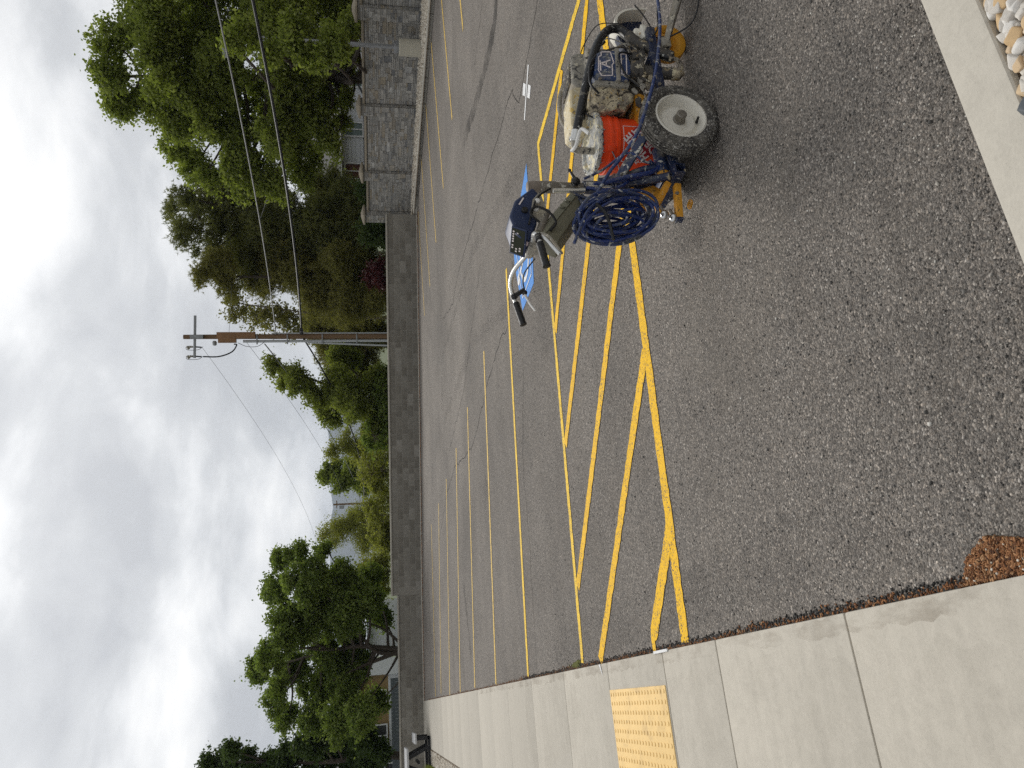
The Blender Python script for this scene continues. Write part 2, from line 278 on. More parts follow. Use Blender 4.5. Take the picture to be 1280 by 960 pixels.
# ------------------------------------------------------------------ mesh helpers
def wloc(o):
    v = Vector((0, 0, 0))
    while o is not None: v += Vector(o.location); o = o.parent
    return v
def tag(o, label=None, cat=None, group=None, kind=None):
    for k, v in (('label', label), ('category', cat), ('group', group), ('kind', kind)):
        if v: o[k] = v
    return o
def link(name, me, parent=None, loc=None):
    o = bpy.data.objects.new(name, me); col.objects.link(o)
    if parent: o.parent = parent
    if loc is not None: o.location = loc
    return o
def empty(name, loc, rz=0):
    o = link(name, None, None, loc); o.rotation_euler.z = rz; o.empty_display_size = .2; return o
class MB:
    def __init__(s): s.v = []; s.f = []
    def add(s, vs_, fs):
        k = len(s.v); s.v += [tuple(p) for p in vs_]; s.f += [tuple(i+k for i in f) for f in fs]; return s
    def box(s, c, d, rot=None):
        x, y, z = d[0]/2, d[1]/2, d[2]/2
        P = [Vector(p) for p in ((-x,-y,-z),(x,-y,-z),(x,y,-z),(-x,y,-z),(-x,-y,z),(x,-y,z),(x,y,z),(-x,y,z))]
        if rot is not None: P = [rot @ p for p in P]
        return s.add([p + Vector(c) for p in P], [(0,3,2,1),(4,5,6,7),(0,1,5,4),(1,2,6,5),(2,3,7,6),(3,0,4,7)])
    def bb(s, a, b): return s.box([(a[i]+b[i])/2 for i in range(3)], [abs(b[i]-a[i]) for i in range(3)])
    def bar(s, p, q, w, h, up=(0, 0, 1)):
        p, q = Vector(p), Vector(q); d = q-p; z = d.normalized(); x = Vector(up).cross(z)
        if x.length < 1e-4: x = Vector((1, 0, 0)).cross(z)
        x.normalize(); y = z.cross(x); m = Matrix((x, y, z)).transposed()
        return s.box((p+q)/2, (w, h, d.length), m)
    def tube(s, path, r, n=10, caps=True, closed=False):
        P = [Vector(p) for p in path]; m = len(P); rr = r if isinstance(r, (list, tuple)) else [r]*m
        k = len(s.v); pu = None
        for i in range(m):
            if closed: t = P[(i+1) % m] - P[i-1]
            else: t = P[min(i+1, m-1)] - P[max(i-1, 0)]
            t.normalize()
            if pu is None:
                pu = Vector((0, 0, 1)) if abs(t.z) < .9 else Vector((1, 0, 0))
            pu = (pu - t*pu.dot(t)).normalized(); w = t.cross(pu)
            for j in range(n):
                a = 2*math.pi*j/n; s.v.append(tuple(P[i] + (pu*math.cos(a) + w*math.sin(a))*rr[i]))
        for i in range(m if closed else m-1):
            a0, b0 = k+i*n, k+((i+1) % m)*n
            for j in range(n): s.f.append((a0+j, a0+(j+1) % n, b0+(j+1) % n, b0+j))
        if caps and not closed:
            s.f.append(tuple(k+j for j in reversed(range(n)))); s.f.append(tuple(k+(m-1)*n+j for j in range(n)))
        return s
    def cyl(s, p, q, r, r2=None, n=20): return s.tube([p, q], [r, r if r2 is None else r2], n)
    def lathe(s, prof, o, axis, n=40, close=True):
        """prof: (radius, height along axis); profile runs so that faces point out"""
        a = Vector(axis).normalized(); u = a.orthogonal().normalized(); w = a.cross(u); k = len(s.v); m = len(prof)
        for r, h in prof:
            for j in range(n):
                t = 2*math.pi*j/n; s.v.append(tuple(Vector(o) + a*h + (u*math.cos(t) + w*math.sin(t))*r))
        for i in range(m-1):
            for j in range(n): s.f.append((k+i*n+j, k+i*n+(j+1) % n, k+(i+1)*n+(j+1) % n, k+(i+1)*n+j))
        if close:
            s.f.append(tuple(k+j for j in reversed(range(n)))); s.f.append(tuple(k+(m-1)*n+j for j in range(n)))
        return s
    def prism(s, poly, vec):
        n = len(poly); v = Vector(vec); P = [Vector(p) for p in poly]
        nr = sum(((P[i]-P[0]).cross(P[(i+1) % n]-P[0]) for i in range(1, n-1)), Vector())
        if nr.dot(v) > 0: P = P[::-1]
        return s.add(P + [p+v for p in P], [tuple(range(n)), tuple(range(2*n-1, n-1, -1))] + [(i, i+n, (i+1) % n+n, (i+1) % n) for i in range(n)])
    def ball(s, c, r, n=14, sc=(1, 1, 1)):
        k = len(s.v); c = Vector(c); h = n//2
        s.v.append(tuple(c + Vector((0, 0, r*sc[2]))))
        for i in range(1, h):
            a = math.pi*i/h
            for j in range(n):
                b = 2*math.pi*j/n; s.v.append((c.x+r*sc[0]*math.sin(a)*math.cos(b), c.y+r*sc[1]*math.sin(a)*math.sin(b), c.z+r*sc[2]*math.cos(a)))
        s.v.append(tuple(c - Vector((0, 0, r*sc[2])))); e = len(s.v)-1
        for j in range(n): s.f.append((k, k+1+j, k+1+(j+1) % n)); s.f.append((e, e-n+(j+1) % n, e-n+j))
        for i in range(h-2):
            for j in range(n): a0 = k+1+i*n; s.f.append((a0+j, a0+n+j, a0+n+(j+1) % n, a0+(j+1) % n))
        return s
    def mesh(s, name, mat, off=Vector((0, 0, 0)), bevel=0, smooth=35, rough=0, rsc=20, seg=2):
        me = bpy.data.meshes.new(name); me.from_pydata([tuple(Vector(p)-off) for p in s.v], [], s.f)
        if bevel or rough:
            b = bmesh.new(); b.from_mesh(me)
            if bevel:
                ed = [e for e in b.edges if len(e.link_faces) == 2 and e.calc_face_angle(0) > R(30)]
                bmesh.ops.bevel(b, geom=ed, offset=bevel, segments=seg, affect='EDGES', profile=.6, clamp_overlap=True)
            if rough:
                bmesh.ops.triangulate(b, faces=b.faces[:]); bmesh.ops.subdivide_edges(b, edges=b.edges[:], cuts=2, use_grid_fill=True)
                for v in b.verts: v.co += mnoise.noise_vector(v.co*rsc)*rough
            b.to_mesh(me); b.free()
        me.materials.append(mat)
        if smooth:
            me.polygons.foreach_set('use_smooth', [True]*len(me.polygons)); me.set_sharp_from_angle(angle=R(smooth))
        me.update(); return me
    def build(s, name, mat, parent=None, **kw):
        me = s.mesh(name, M[mat] if isinstance(mat, str) else mat, wloc(parent) if parent else Vector((0, 0, 0)), **kw)
        return link(name, me, parent)
def part(name, mat, parent, fn, **kw):
    b = MB(); fn(b); return b.build(name, mat, parent, **kw)
def spline(P, n=8, closed=False):
    P = [Vector(p) for p in P]; out = []; m = len(P)
    for i in range(m if closed else m-1):
        a = P[i-1] if (closed or i > 0) else P[0]*2-P[1]; b = P[i]; c = P[(i+1) % m]
        d = P[(i+2) % m] if (closed or i+2 < m) else c*2-b
        for k in range(n):
            t = k/n; out.append(.5*((2*b) + (c-a)*t + (2*a-5*b+4*c-d)*t*t + (3*b-a-3*c+d)*t**3))
    if not closed: out.append(P[-1])
    return out
def np_mesh(name, V, F, mat, smooth=False):
    """V (n,3) array, F (m,k) faces"""
    me = bpy.data.meshes.new(name); V = np.ascontiguousarray(V, np.float32); F = np.ascontiguousarray(F, np.int32); m, k = F.shape
    me.vertices.add(len(V)); me.vertices.foreach_set('co', V.ravel()); me.loops.add(m*k); me.loops.foreach_set('vertex_index', F.ravel())
    me.polygons.add(m); me.polygons.foreach_set('loop_start', np.arange(0, m*k, k, dtype=np.int32)); me.polygons.foreach_set('loop_total', np.full(m, k, np.int32))
    if smooth: me.polygons.foreach_set('use_smooth', np.ones(m, bool))
    me.materials.append(mat); me.update(calc_edges=True); me.validate(); return me

# ------------------------------------------------------------------ ground, lot, pavements
g = MB(); S = 4600
g.add([(-S, -S, -.13), (S, -S, -.13), (S, S, -.13), (-S, S, -.13)], [(0, 1, 2, 3)])
tag(g.build('ground', 'grass', smooth=0), kind='structure')
WALL = [(15.9, 22.4), (3.76, 28.06), (-9, 34.0)]
lot = MB(); lot.add([(.185, 1.42, 0), (30, 1.42, 0), (30, 3.0, 0), (16.02, 12.0, 0), (16.02, 23.4, 0), (15.3, 22.9, 0), (3.76, 28.3, 0), (.185, 29.9, 0)], [tuple(range(8))])
lot = tag(lot.build('asphalt_lot', 'asphalt', smooth=0), kind='structure')
def strip(name, pts, w, mat, z=.004, jit=.006, parent=lot, step=.045, taper=None):
    P = [Vector((p[0], p[1], 0)) for p in pts]; C = []
    for a, b in zip(P, P[1:]):
        n = max(1, int((b-a).length/step)); C += [a.lerp(b, i/n) for i in range(n)]
    C.append(P[-1]); b = MB(); m = len(C)
    for i, c in enumerate(C):
        t = (C[min(i+1, m-1)]-C[max(i-1, 0)]).normalized(); s = Vector((-t.y, t.x, 0)); ww = w*(taper(i/(m-1)) if taper else 1)
        b.v += [tuple(c + s*(ww/2 + rng.uniform(-jit, jit)) + Vector((0, 0, z))), tuple(c - s*(ww/2 + rng.uniform(-jit, jit)) + Vector((0, 0, z)))]
    b.f = [(2*i, 2*i+1, 2*i+3, 2*i+2) for i in range(m-1)]
    return b.build(name, mat, parent, smooth=0)
LW = .10
# hatched no-parking zone beside the accessible stall
strip('painted_line', [(.23, 6.735), (5.22, 6.16), (5.25, 3.99)], .085, 'yellow_mid')
strip('painted_line', [(.212, 4.375), (4.769, 4.011), (7.6, 3.79)], .115, 'yellow', .0044)
for a, b in (((5.16, 5.1), (4.27, 6.25)), ((5.2, 4.08), (3.17, 6.35)), ((4.157, 4.06), (2.08, 6.46)), ((3.11, 4.15), (.84, 6.6)), ((1.984, 4.26), (.215, 6.177))):
    strip('painted_line', [a, b], .105, 'yellow', .0052)
strip('painted_line', [(.856, 4.33), (.268, 4.904), (.2, 4.90)], .115, 'yellow', .0052, taper=lambda t: 1 if t < .9 else .55)
for a, b in (((.218, 9.271), (5.054, 8.335)), ((.219, 11.826), (4.951, 10.581)), ((.231, 14.374), (4.912, 12.87)), ((.22, 16.88), (4.84, 15.011)), ((.203, 19.249), (4.852, 17.352)), ((.287, 21.758), (4.862, 19.698)), ((.263, 23.781), (4.92, 22.406))):
    strip('painted_line', [a, b], .10, 'yellow_old' if a[1] > 10 else 'yellow_mid')
for a, b in (((11.005, 10.088), (16, 10.45)), ((10.903, 12.242), (15.99, 12.72)), ((10.844, 14.414), (15.99, 15.1)), ((10.86, 16.672), (15.95, 17.351)), ((10.897, 18.965), (15.98, 19.688)), ((11.2, 21.3), (15.5, 21.9))):
    strip('painted_line', [a, b], .10, 'yellow_old')
# small white cross mark
wm = strip('white_mark', [(6.285, 6.165), (5.905, 6.59)], .05, 'white_paint', jit=.003)
for a, b in (((6.26, 6.50), (6.15, 6.40)), ((6.06, 6.31), (5.95, 6.22))): strip('white_mark', [a, b], .13, 'white_paint', .0046, .004)
# blue accessible-parking panel with its white wheelchair figure
bx0, bx1, by0, by1 = 4.10, 5.14, 6.86, 7.80
bp = MB(); bp.add([(4.06, 6.98, .004), (4.42, 6.87, .004), (5.42, 6.72, .004), (5.10, 7.76, .004), (4.80, 7.82, .004), (4.08, 7.64, .004)], [tuple(range(6))])
bp = bp.build('accessible_symbol', 'blue_paint', lot, smooth=0)
def arcpts(c, r, a0, a1, n=20): return [(c[0]+r*math.cos(R(a0+(a1-a0)*i/n)), c[1]+r*math.sin(R(a0+(a1-a0)*i/n))) for i in range(n+1)]
def fig(pts, w): strip('wheelchair_figure', pts, w, 'white_paint', .0084, .002, bp, .04)
fig(arcpts((4.52, 7.28), .21, 100, 355), .055)
fig(arcpts((4.50, 7.66), .035, 0, 360, 12), .07)
fig([(4.52, 7.57), (4.58, 7.32), (4.80, 7.32), (4.90, 7.12), (4.97, 7.15)], .06); fig([(4.55, 7.45), (4.76, 7.45)], .05)
fig([(4.20, 7.02), (5.02, 6.95), (5.0, 7.66), (4.20, 7.56), (4.20, 7.02)], .018)
# tyre rubber, drips, cracks
M['rubber'] = mat_overlay('tyre_rubber', (.03, .029, .028), 2.2, .36, .70, .6, (1, 1, 1))
M['stain'] = mat_overlay('oil_stain', (.045, .043, .041), 1.3, .42, .75, .35)
M['crack'] = mat_overlay('crack_line', (.018, .017, .016), 5, .22, .42, .9)
strip('tyre_mark', [(8.9, 6.9), (8.5, 7.4), (8.43, 7.7), (8.48, 8.2), (8.75, 9.4), (9.3, 11.0)], .26, 'rubber', .003, .03)
strip('tyre_mark', [(8.72, 7.0), (8.36, 7.5), (8.28, 7.8)], .10, 'rubber', .0034, .02)
for pts, w in ((((2.6, 11.2), (3.1, 11.6)), .5), (((1.2, 12.9), (1.5, 12.95)), .2), (((.7, 14.6), (2.2, 15.2)), .25), (((6.6, 17.5), (7.4, 17.0)), .3), (((1.6, 16.2), (2.4, 16.4)), .3)):
    strip('oil_stain', pts, w, 'stain', .003, .05)
def crack(pts, w=.012, wob=.035):
    P = []
    for a, b in zip(pts, pts[1:]):
        n = max(2, int(math.hypot(b[0]-a[0], b[1]-a[1])/.12)); P += [(a[0]+(b[0]-a[0])*i/n+rng.uniform(-wob, wob), a[1]+(b[1]-a[1])*i/n+rng.uniform(-wob, wob)) for i in range(n)]
    P.append(pts[-1]); strip('crack', P, w, 'crack', .0026, w*.3, step=.1)
crack([(3.79, 20.75), (4.5, 17.57), (4.58, 15.56), (4.07, 12.66), (4.22, 11.47), (4.4, 10.25), (4.47, 9.2), (4.34, 8.58), (4.9, 7.9)])
crack([(6.52, 5.54), (6.31, 6.79), (6.76, 7.01), (6.95, 8.2), (7.45, 11.35), (7.72, 12.87), (7.67, 14.07), (8.4, 16.2)])
crack([(.3, 8.75), (1.6, 8.5), (2.5, 8.45), (3.6, 7.9)], .007); crack([(6.3, 10.3), (5.4, 13.2), (5.2, 16.4)], .009); crack([(8.9, 5.4), (9.6, 8.0), (9.4, 9.3)], .009)
M['tone'] = mat_overlay('dusty_film', (.30, .27, .23), .9, .40, .85, .25); M['damp'] = mat_overlay('dark_film', (.06, .057, .054), 1.4, .36, .85, .22)
strip('dust_film', [(1.6, 2.6), (2.2, 3.4)], 1.3, 'tone', .0022, .08); strip('dark_film', [(.5, 1.75), (4.5, 1.62)], .55, 'damp', .0024, .05); strip('dark_film', [(.45, 2.0), (.42, 8.0)], .34, 'damp', .0028, .04)
strip('tyre_mark', [(2.2, 3.2), (4.2, 7.4), (5.6, 11.5), (6.2, 17)], .2, 'damp', .0023, .03); strip('tyre_mark', [(3.6, 3.0), (5.6, 7.0), (7.0, 11), (7.7, 17)], .2, 'damp', .0023, .03)

# sidewalk: separate concrete panels on a base
sw = MB(); sw.bb((-1.225, -3, -.12), (.185, 29.6, -.005)); sw = tag(sw.build('sidewalk', 'joint', smooth=0), kind='structure')
ys = [-3, -1.2, .35, 1.55, 2.735, 3.93, 4.735, 5.955, 7.42, 9.03, 10.75, 12.3, 13.85, 15.4, 16.95, 18.5, 20.05, 21.6, 23.15, 24.7, 26.6, 29.5]
for a, b in zip(ys, ys[1:]):
    q = MB().bb((-1.22, a+.004, -.06), (.192, b-.004, .022)); q.build('concrete_panel', 'concrete', sw, bevel=.011, smooth=40)
pt = MB().bb((-7, 26.62, -.06), (-1.226, 31.6, .02)); pt.build('concrete_panel', 'concrete', sw, bevel=.01, smooth=40)
wst = MB().add([(.1, 6.08, .0262), (.19, 6.12, .0262), (.185, 6.16, .0262)], [(0, 1, 2)]); wst.build('paint_drip', 'white_paint', sw, smooth=0)
MB().bb((.182, 4.62, .0225), (.198, 4.86, .030)).build('paint_drip', 'white_paint', sw, smooth=0)
M['edge_stain'] = mat_overlay('brown_edge_stain', (.20, .15, .10), 7, .45, .75, .35, (1, .35, 1)); M['slab_stain'] = mat_overlay('grey_slab_stain', (.26, .24, .20), 2.2, .45, .85, .14)
strip('edge_stain', [(.155, 1.9), (.155, 14)], .07, 'edge_stain', .0235, .012, sw)
strip('slab_stain', [(-.35, 1.9), (-.3, 9.5)], .8, 'slab_stain', .0230, .05, sw)
# detectable warning panel
tp = empty('tactile_panel', (-.30, 5.345, .022)); tag(tp, 'yellow tactile warning panel with rows of domes set in the sidewalk', 'tactile panel')
MB().bb((-.61, 4.752, .0), (-.002, 5.94, .028)).build('plate', 'pad', tp, bevel=.002)
dm = MB()
for i in range(10):
    for j in range(20):
        dm.lathe([(.0135, 0), (.0125, .0035), (.009, .0052)], (-.034-i*.0605, 4.782+j*.0594, .0279), (0, 0, 1), 8)
tag(dm.build('domes', 'pad', tp), kind='stuff')
# soil along the edge, broken asphalt corner with needles
sp = MB(); sp.add([(.19, 1.80, .006), (.31, 1.70, .006), (.285, 1.83, .010), (.305, 1.90, .006), (.32, 1.96, .006), (.272, 2.06, .006), (.225, 2.08, .006), (.19, 2.13, .006)], [tuple(range(8))])
tag(sp.build('soil_patch', 'soil', smooth=0), kind='structure')
def chips(name, mat, n, pos, size, thin=.35, kind='stuff', elong=1):
    """n little tumbled chips joined in one mesh"""
    base = np.array([(-1,-1,-1),(1,-1,-1),(1,1,-1),(-1,1,-1),(-1,-1,1),(1,-1,1),(1,1,1),(-1,1,1)], float)
    base[4:, :2] *= .7; fc = np.array([(0,3,2,1),(4,5,6,7),(0,1,5,4),(1,2,6,5),(2,3,7,6),(3,0,4,7)])
    V = []; F = []
    for i in range(n):
        p = pos(); s = size(); a = rng.uniform(0, 6.28); c, d = math.cos(a), math.sin(a)
        b = base*np.array([s*elong, s*rng.uniform(.5, 1), s*thin]) + nrg.normal(0, s*.12, (8, 3))*np.array([1, 1, thin])
        x = b[:, 0]*c-b[:, 1]*d; y = b[:, 0]*d+b[:, 1]*c
        V.append(np.stack([x+p[0], y+p[1], b[:, 2]+p[2]], 1)); F.append(fc+8*i)
    return tag(link(name, np_mesh(name, np.concatenate(V), np.concatenate(F), M[mat])), kind=kind)
def inpoly(poly):
    xs = [p[0] for p in poly]; y_ = [p[1] for p in poly]
    while True:
        x, y = rng.uniform(min(xs), max(xs)), rng.uniform(min(y_), max(y_)); ins = False
        for (x1, y1), (x2, y2) in zip(poly, poly[1:]+poly[:1]):
            if (y1 > y) != (y2 > y) and x < (x2-x1)*(y-y1)/(y2-y1)+x1: ins = not ins
        if ins: return x, y
PATCH = [(.195, 1.80), (.30, 1.72), (.28, 1.83), (.30, 1.90), (.315, 1.96), (.268, 2.055), (.225, 2.075), (.195, 2.12)]
chips('needle_litter', 'needle', 5200, lambda: inpoly(PATCH)+(rng.uniform(.006, .018),), lambda: rng.uniform(.0012, .0038), .5, elong=2.2)
def edge_pos():
    y = 1.9 + 25*rng.random()**1.5
    w = .007 + (.06 if y > 6 else .018)*max(0, mnoise.noise(Vector((y*1.3, 3, 0))))+.02*max(0, mnoise.noise(Vector((y*5, 9, 0))))
    return (.194 + abs(rng.gauss(0, w)), y, rng.uniform(.002, .009))
chips('edge_litter', 'needle', 3200, edge_pos, lambda: rng.uniform(.0015, .0045), .5, elong=1.9)
chips('patch_grit', 'gravel', 26, lambda: inpoly(PATCH)+(.018,), lambda: rng.uniform(.0015, .004), .7)
M['grit'] = mat_islandvar('loose_grit', [(0, (.05, .048, .045)), (.4, (.11, .105, .098)), (.75, (.22, .205, .185)), (.92, (.42, .39, .34)), (1, (.62, .60, .55))])
def grit_pos():
    y = 1.5+7*rng.random()**1.6; x = .2 + rng.random()*(1.2+y*.75); return (x, y, .0015)
chips('loose_grit', 'grit', 9000, grit_pos, lambda: rng.uniform(.0015, .0045)*(1+(rng.random() > .97)*.8), .6)
M['edge_dark'] = mat_islandvar('tar_crumbs', [(0, (.02, .019, .018)), (.6, (.05, .048, .045)), (1, (.11, .1, .09))])
chips('edge_crumbs', 'edge_dark', 5000, lambda: (.192+abs(rng.gauss(0, .016)), 1.6+8*rng.random()**1.5, .003), lambda: rng.uniform(.002, .006), .6)
mo = MB()
for k in range(60): mo.ball((.205+rng.uniform(0, .05), 6.95+rng.gauss(0, .09), .004), rng.uniform(.006, .016), 6, (1, 1, .6))
M['moss'] = mat_simple('moss', (.10, .105, .02), .95, var=.3, sc=40); tag(mo.build('moss', 'moss'), kind='stuff')
# front kerb with the rock bed behind it
fk = empty('front_kerb', (3, 1.36, 0)); tag(fk, kind='structure')
for a, b in ((.21, 3.0), (3.0, 6.0), (6.0, 9.0)):
    MB().bb((a+.003, 1.278, -.1), (b-.003, 1.441, .12)).build('kerb_stone', 'kerb', fk, bevel=.014, seg=3)
rb = MB().bb((.21, -2.5, -.1), (9, 1.277, .095)); rb = tag(rb.build('rock_bed', 'soil', smooth=0), kind='structure')
def pebble_mesh(seed, name='stone'):
    b = bmesh.new(); bmesh.ops.create_icosphere(b, subdivisions=3, radius=1); q = Vector((seed*7.3, seed*1.9, seed))
    for v in b.verts:
        d = v.co.normalized(); v.co = d*(1 + .30*mnoise.noise(d*1.1+q) + .12*mnoise.noise(d*2.6+q) + .03*mnoise.noise(d*7+q))
        for ax in (Vector((1, .2, .1)), Vector((-.3, 1, .4)), Vector((.2, -.5, 1)), Vector((-.8, -.5, .3))):
            a = ax.normalized(); e = v.co.dot(a)-.66
            if e > 0: v.co -= a*e*.88
    me = bpy.data.meshes.new(name); b.to_mesh(me); b.free(); me.polygons.foreach_set('use_smooth', [True]*len(me.polygons)); me.materials.append(M['pebble']); return me
pm = [pebble_mesh(i+1) for i in range(7)]
placed = []
for k in range(20000):
    if len(placed) > 165: break
    x = rng.uniform(1.05, 1.95); y = 1.266-rng.uniform(0, .19); r = rng.uniform(.014, .031)
    if any((x-a)**2+(y-b)**2 < ((r+c)*.74)**2 for a, b, c in placed): continue
    placed.append((x, y, r)); o = link('stone', pm[k % 7], rb, (x, y, .098+r*.30))
    o.scale = (r*rng.uniform(.95, 1.55), r*rng.uniform(.8, 1.1), r*rng.uniform(.65, .85)); o.rotation_euler = (rng.uniform(-.35, .35), rng.uniform(-.35, .35), rng.uniform(0, 6.28))
for k in range(120):
    x = rng.uniform(1.05, 1.95); y = 1.252-rng.uniform(0, .16); r = rng.uniform(.016, .027); o = link('stone', pm[k % 7], rb, (x, y, .118+r*.2))
    o.scale = (r*1.35, r, r*.72); o.rotation_euler = (rng.uniform(-.5, .5), rng.uniform(-.5, .5), rng.uniform(0, 6.28))
dk = pebble_mesh(12); dk.materials[0] = M['pebble_dark']
o = link('stone', dk, rb, (1.235, 1.245, .125)); o.scale = (.05, .034, .03); o.rotation_euler.z = .5; o['label'] = 'dark slate grey stone against the kerb'
def bed_pos():
    while True:
        x, y = rng.uniform(.3, 7), 1.245-1.5*rng.random()**1.3
        if not (1.03 < x < 1.97 and y > 1.06): return (x, y, .10)
chips('bed_rocks', 'gravel', 2600, bed_pos, lambda: rng.uniform(.014, .032), .7)
# far right kerb, gravel strip
rk = empty('far_kerb', (16.1, 15, 0)); tag(rk, kind='structure')
KP = [(16.9, 8.0), (16.25, 11.0), (16.06, 13.2), (16.0, 15.4), (15.98, 17.4), (15.94, 19.6), (15.9, 21.6), (15.72, 22.5)]
for a, b in zip(KP, KP[1:]):
    n = 2
    for i in range(n):
        p = Vector((*a, 0)).lerp(Vector((*b, 0)), i/n+.006); q = Vector((*a, 0)).lerp(Vector((*b, 0)), (i+1)/n-.006); t = (q-p).normalized(); s = Vector((t.y, -t.x, 0))
        MB().prism([p+Vector((0,0,-.1)), p+s*.30+Vector((0,0,-.1)), p+s*.30+Vector((0,0,.13)), p+s*.03+Vector((0,0,.13))], q-p).build('kerb_stone', 'kerb', rk, bevel=.015)
gb = MB().add([(16.1, 7, .10), (40, 7, .10), (40, 34, .10), (16.0, 26, .10), (15.7, 22.7, .10)], [(0, 1, 2, 3, 4)]); tag(gb.build('planting_bed', 'soil', smooth=0), kind='structure')
def gpos():
    y = rng.uniform(11.5, 23.2); x = 16.22 + rng.random()*(1.75 if y < 19 else 1.3)
    return (x, y, .11+rng.uniform(0, .035))
chips('gravel_strip', 'gravel', 9000, gpos, lambda: rng.uniform(.016, .036), .7)
# pebble bed left of the sidewalk
lb = MB().bb((-9, -3, -.1), (-1.23, 26.6, .012)); tag(lb.build('pebble_bed', 'soil', smooth=0), kind='structure')
chips('bed_pebbles', 'gravel', 6000, lambda: (-1.26-abs(rng.gauss(0, .8)), rng.uniform(15, 26.5), .02), lambda: rng.uniform(.012, .03), .6)
for yy in (25.3, 25.9, 24.9):
    b = MB()
    for k in range(90):
        a = rng.uniform(0, 6.28); t = rng.uniform(.1, .4); p = Vector((-1.75+rng.uniform(-.1, .1), yy+rng.uniform(-.1, .1), .02)); q = p+Vector((math.cos(a)*t*.5, math.sin(a)*t*.5, t)); w = Vector((math.sin(a), -math.cos(a), 0))*.01
        b.add([p-w, p+w, q], [(0, 1, 2)])
    tag(b.build('grass_tuft', 'leaf_green', smooth=0), 'grass tuft in the pebble bed, ' + {25.3: 'in the middle of the three', 25.9: 'closest to the picnic table', 24.9: 'farthest from the picnic table'}[yy], 'grass tuft', 'tufts in the pebble bed')

# ------------------------------------------------------------------ concrete block wall
bw = empty('block_wall', (9, 26, 0)); tag(bw, 'long low grey concrete block wall with a light cap along the lot', 'wall')
A, B_ = Vector((15.75, 22.5, 0)), Vector((3.72, 28.09, 0)); C_ = Vector((-6.2, 31.6, 0))
blk = MB().box((0, 0, 0), (.385, .19, .186)); blkm = blk.mesh('block', M['block'], bevel=.004, seg=1)
hblk = MB().box((0, 0, 0), (.185, .19, .186)).mesh('block', M['block'], bevel=.004, seg=1)
off = wloc(bw)
def wall_run(p, q, courses):
    d = (q-p); L = d.length; t = d.normalized(); ang = math.atan2(t.y, t.x); n = int(L/.4)
    s = Vector((-t.y, t.x, 0)); mid = (p+q)/2
    rot = Matrix.Rotation(ang, 3, 'Z')
    MB().box(mid+Vector((0, 0, courses*.1+.02)), (L, .1865, courses*.2), rot).build('mortar_core', 'mortar', bw, smooth=0)
    for c in range(courses):
        x = 0
        while x < L-.05:
            half = (x == 0 and c % 2 == 1); w = .2 if half else .4
            if x+w > L+.02: break
            o = link('block', hblk if half else blkm, bw, p+t*(x+w/2)+Vector((0, 0, .12+c*.2))-off); o.rotation_euler.z = ang + (math.pi if rng.random() > .5 else 0); x += w
    k = int(L/1.6)+1
    for i in range(k):
        a, b = p+t*(L*i/k+.003), p+t*(L*(i+1)/k-.003)
        MB().box((a+b)/2+Vector((0, 0, courses*.2+.05)), ((b-a).length, .25, .055), rot).build('cap_stone', 'cap', bw, bevel=.008)
    MB().box(mid-s*.02*(1 if s.y < 0 else -1)+Vector((0, 0, .0)), (L, .30, .07), rot).build('footing', 'kerb', bw, bevel=.01)
wall_run(A, B_, 5); wall_run(B_+Vector((-.01, .004, 0)), C_, 4)
def wpos():
    k = rng.random(); p = A.lerp(B_, k) if rng.random() < .7 else B_.lerp(C_, k*.55); return (p.x-abs(rng.gauss(0, .10))*.45-.09, p.y-abs(rng.gauss(0, .12))-.16, .008)
chips('wall_foot_litter', 'needle', 2200, wpos, lambda: rng.uniform(.006, .02), .4)

# ------------------------------------------------------------------ stone-faced wall on the right
st = empty('stone_wall', (17.4, 19.5, .1)); tag(st, 'tall grey stone faced wall with capped posts behind the gravel strip', 'wall'); so = wloc(st)
posts = [Vector((18.6, 12.6, .1)), Vector((17.95, 16.0, .1)), Vector((17.42, 19.2, .1)), Vector((17.08, 22.0, .1)), Vector((16.45, 23.55, .1))]
tops = [1.78, 1.74, 1.70, 1.66, 1.62]
smesh = []
for w_, h_ in ((.10, .05), (.18, .05), (.28, .05), (.20, .11), (.12, .11), (.30, .11), (.22, .22), (.14, .16)):
    b = MB().box((0, 0, 0), (w_-.008, .05, h_-.008)); me = b.mesh('stone', M['stone'], bevel=.007, seg=1)
    smesh.append((w_, h_, me))
def face_stones(parent, p, q, z0, z1, outw):
    """random ashlar facing between p and q on the side outw"""
    t = (q-p); L = t.length; t.normalize(); ang = math.atan2(t.y, t.x); po = wloc(parent); n = 0
    gw, gh = .02, .055; W = int(L/gw); H = int((z1-z0)/gh); occ = np.zeros((H, W), bool)
    for r_ in range(H):
        c = 0
        while c < W:
            if occ[r_, c]: c += 1; continue
            rows = 4 if rng.random() < .025 else (3 if rng.random() < .03 else (2 if rng.random() < .26 else 1)); rows = min(rows, H-r_)
            free = 0
            while c+free < W and not occ[r_:r_+rows, c+free].any(): free += 1
            if free == 0: rows = 1; free = 1
            want = int(rng.choice((5, 7, 9, 12, 15, 19)) * (1.0 if rows == 1 else 1.15)) if rows < 3 else rng.choice((10, 13))
            w = min(free, want); w = free if free-w < 3 else w; w = min(w, 22)
            occ[r_:r_+rows, c:c+w] = True
            key = (w, rows)
            if key not in stone_cache:
                stone_cache[key] = MB().box((0, 0, 0), (w*gw-.007, .055, rows*gh-.007)).mesh('stone', M['stone'], bevel=.006, seg=1)
            P = p+t*((c+w/2)*gw)+outw*(.0+rng.uniform(-.008, .014))+Vector((0, 0, z0-p.z+(r_+rows/2)*gh))
            stones.append((parent, key, P, ang, w*rows)); c += w
stone_cache = {}; stones = []
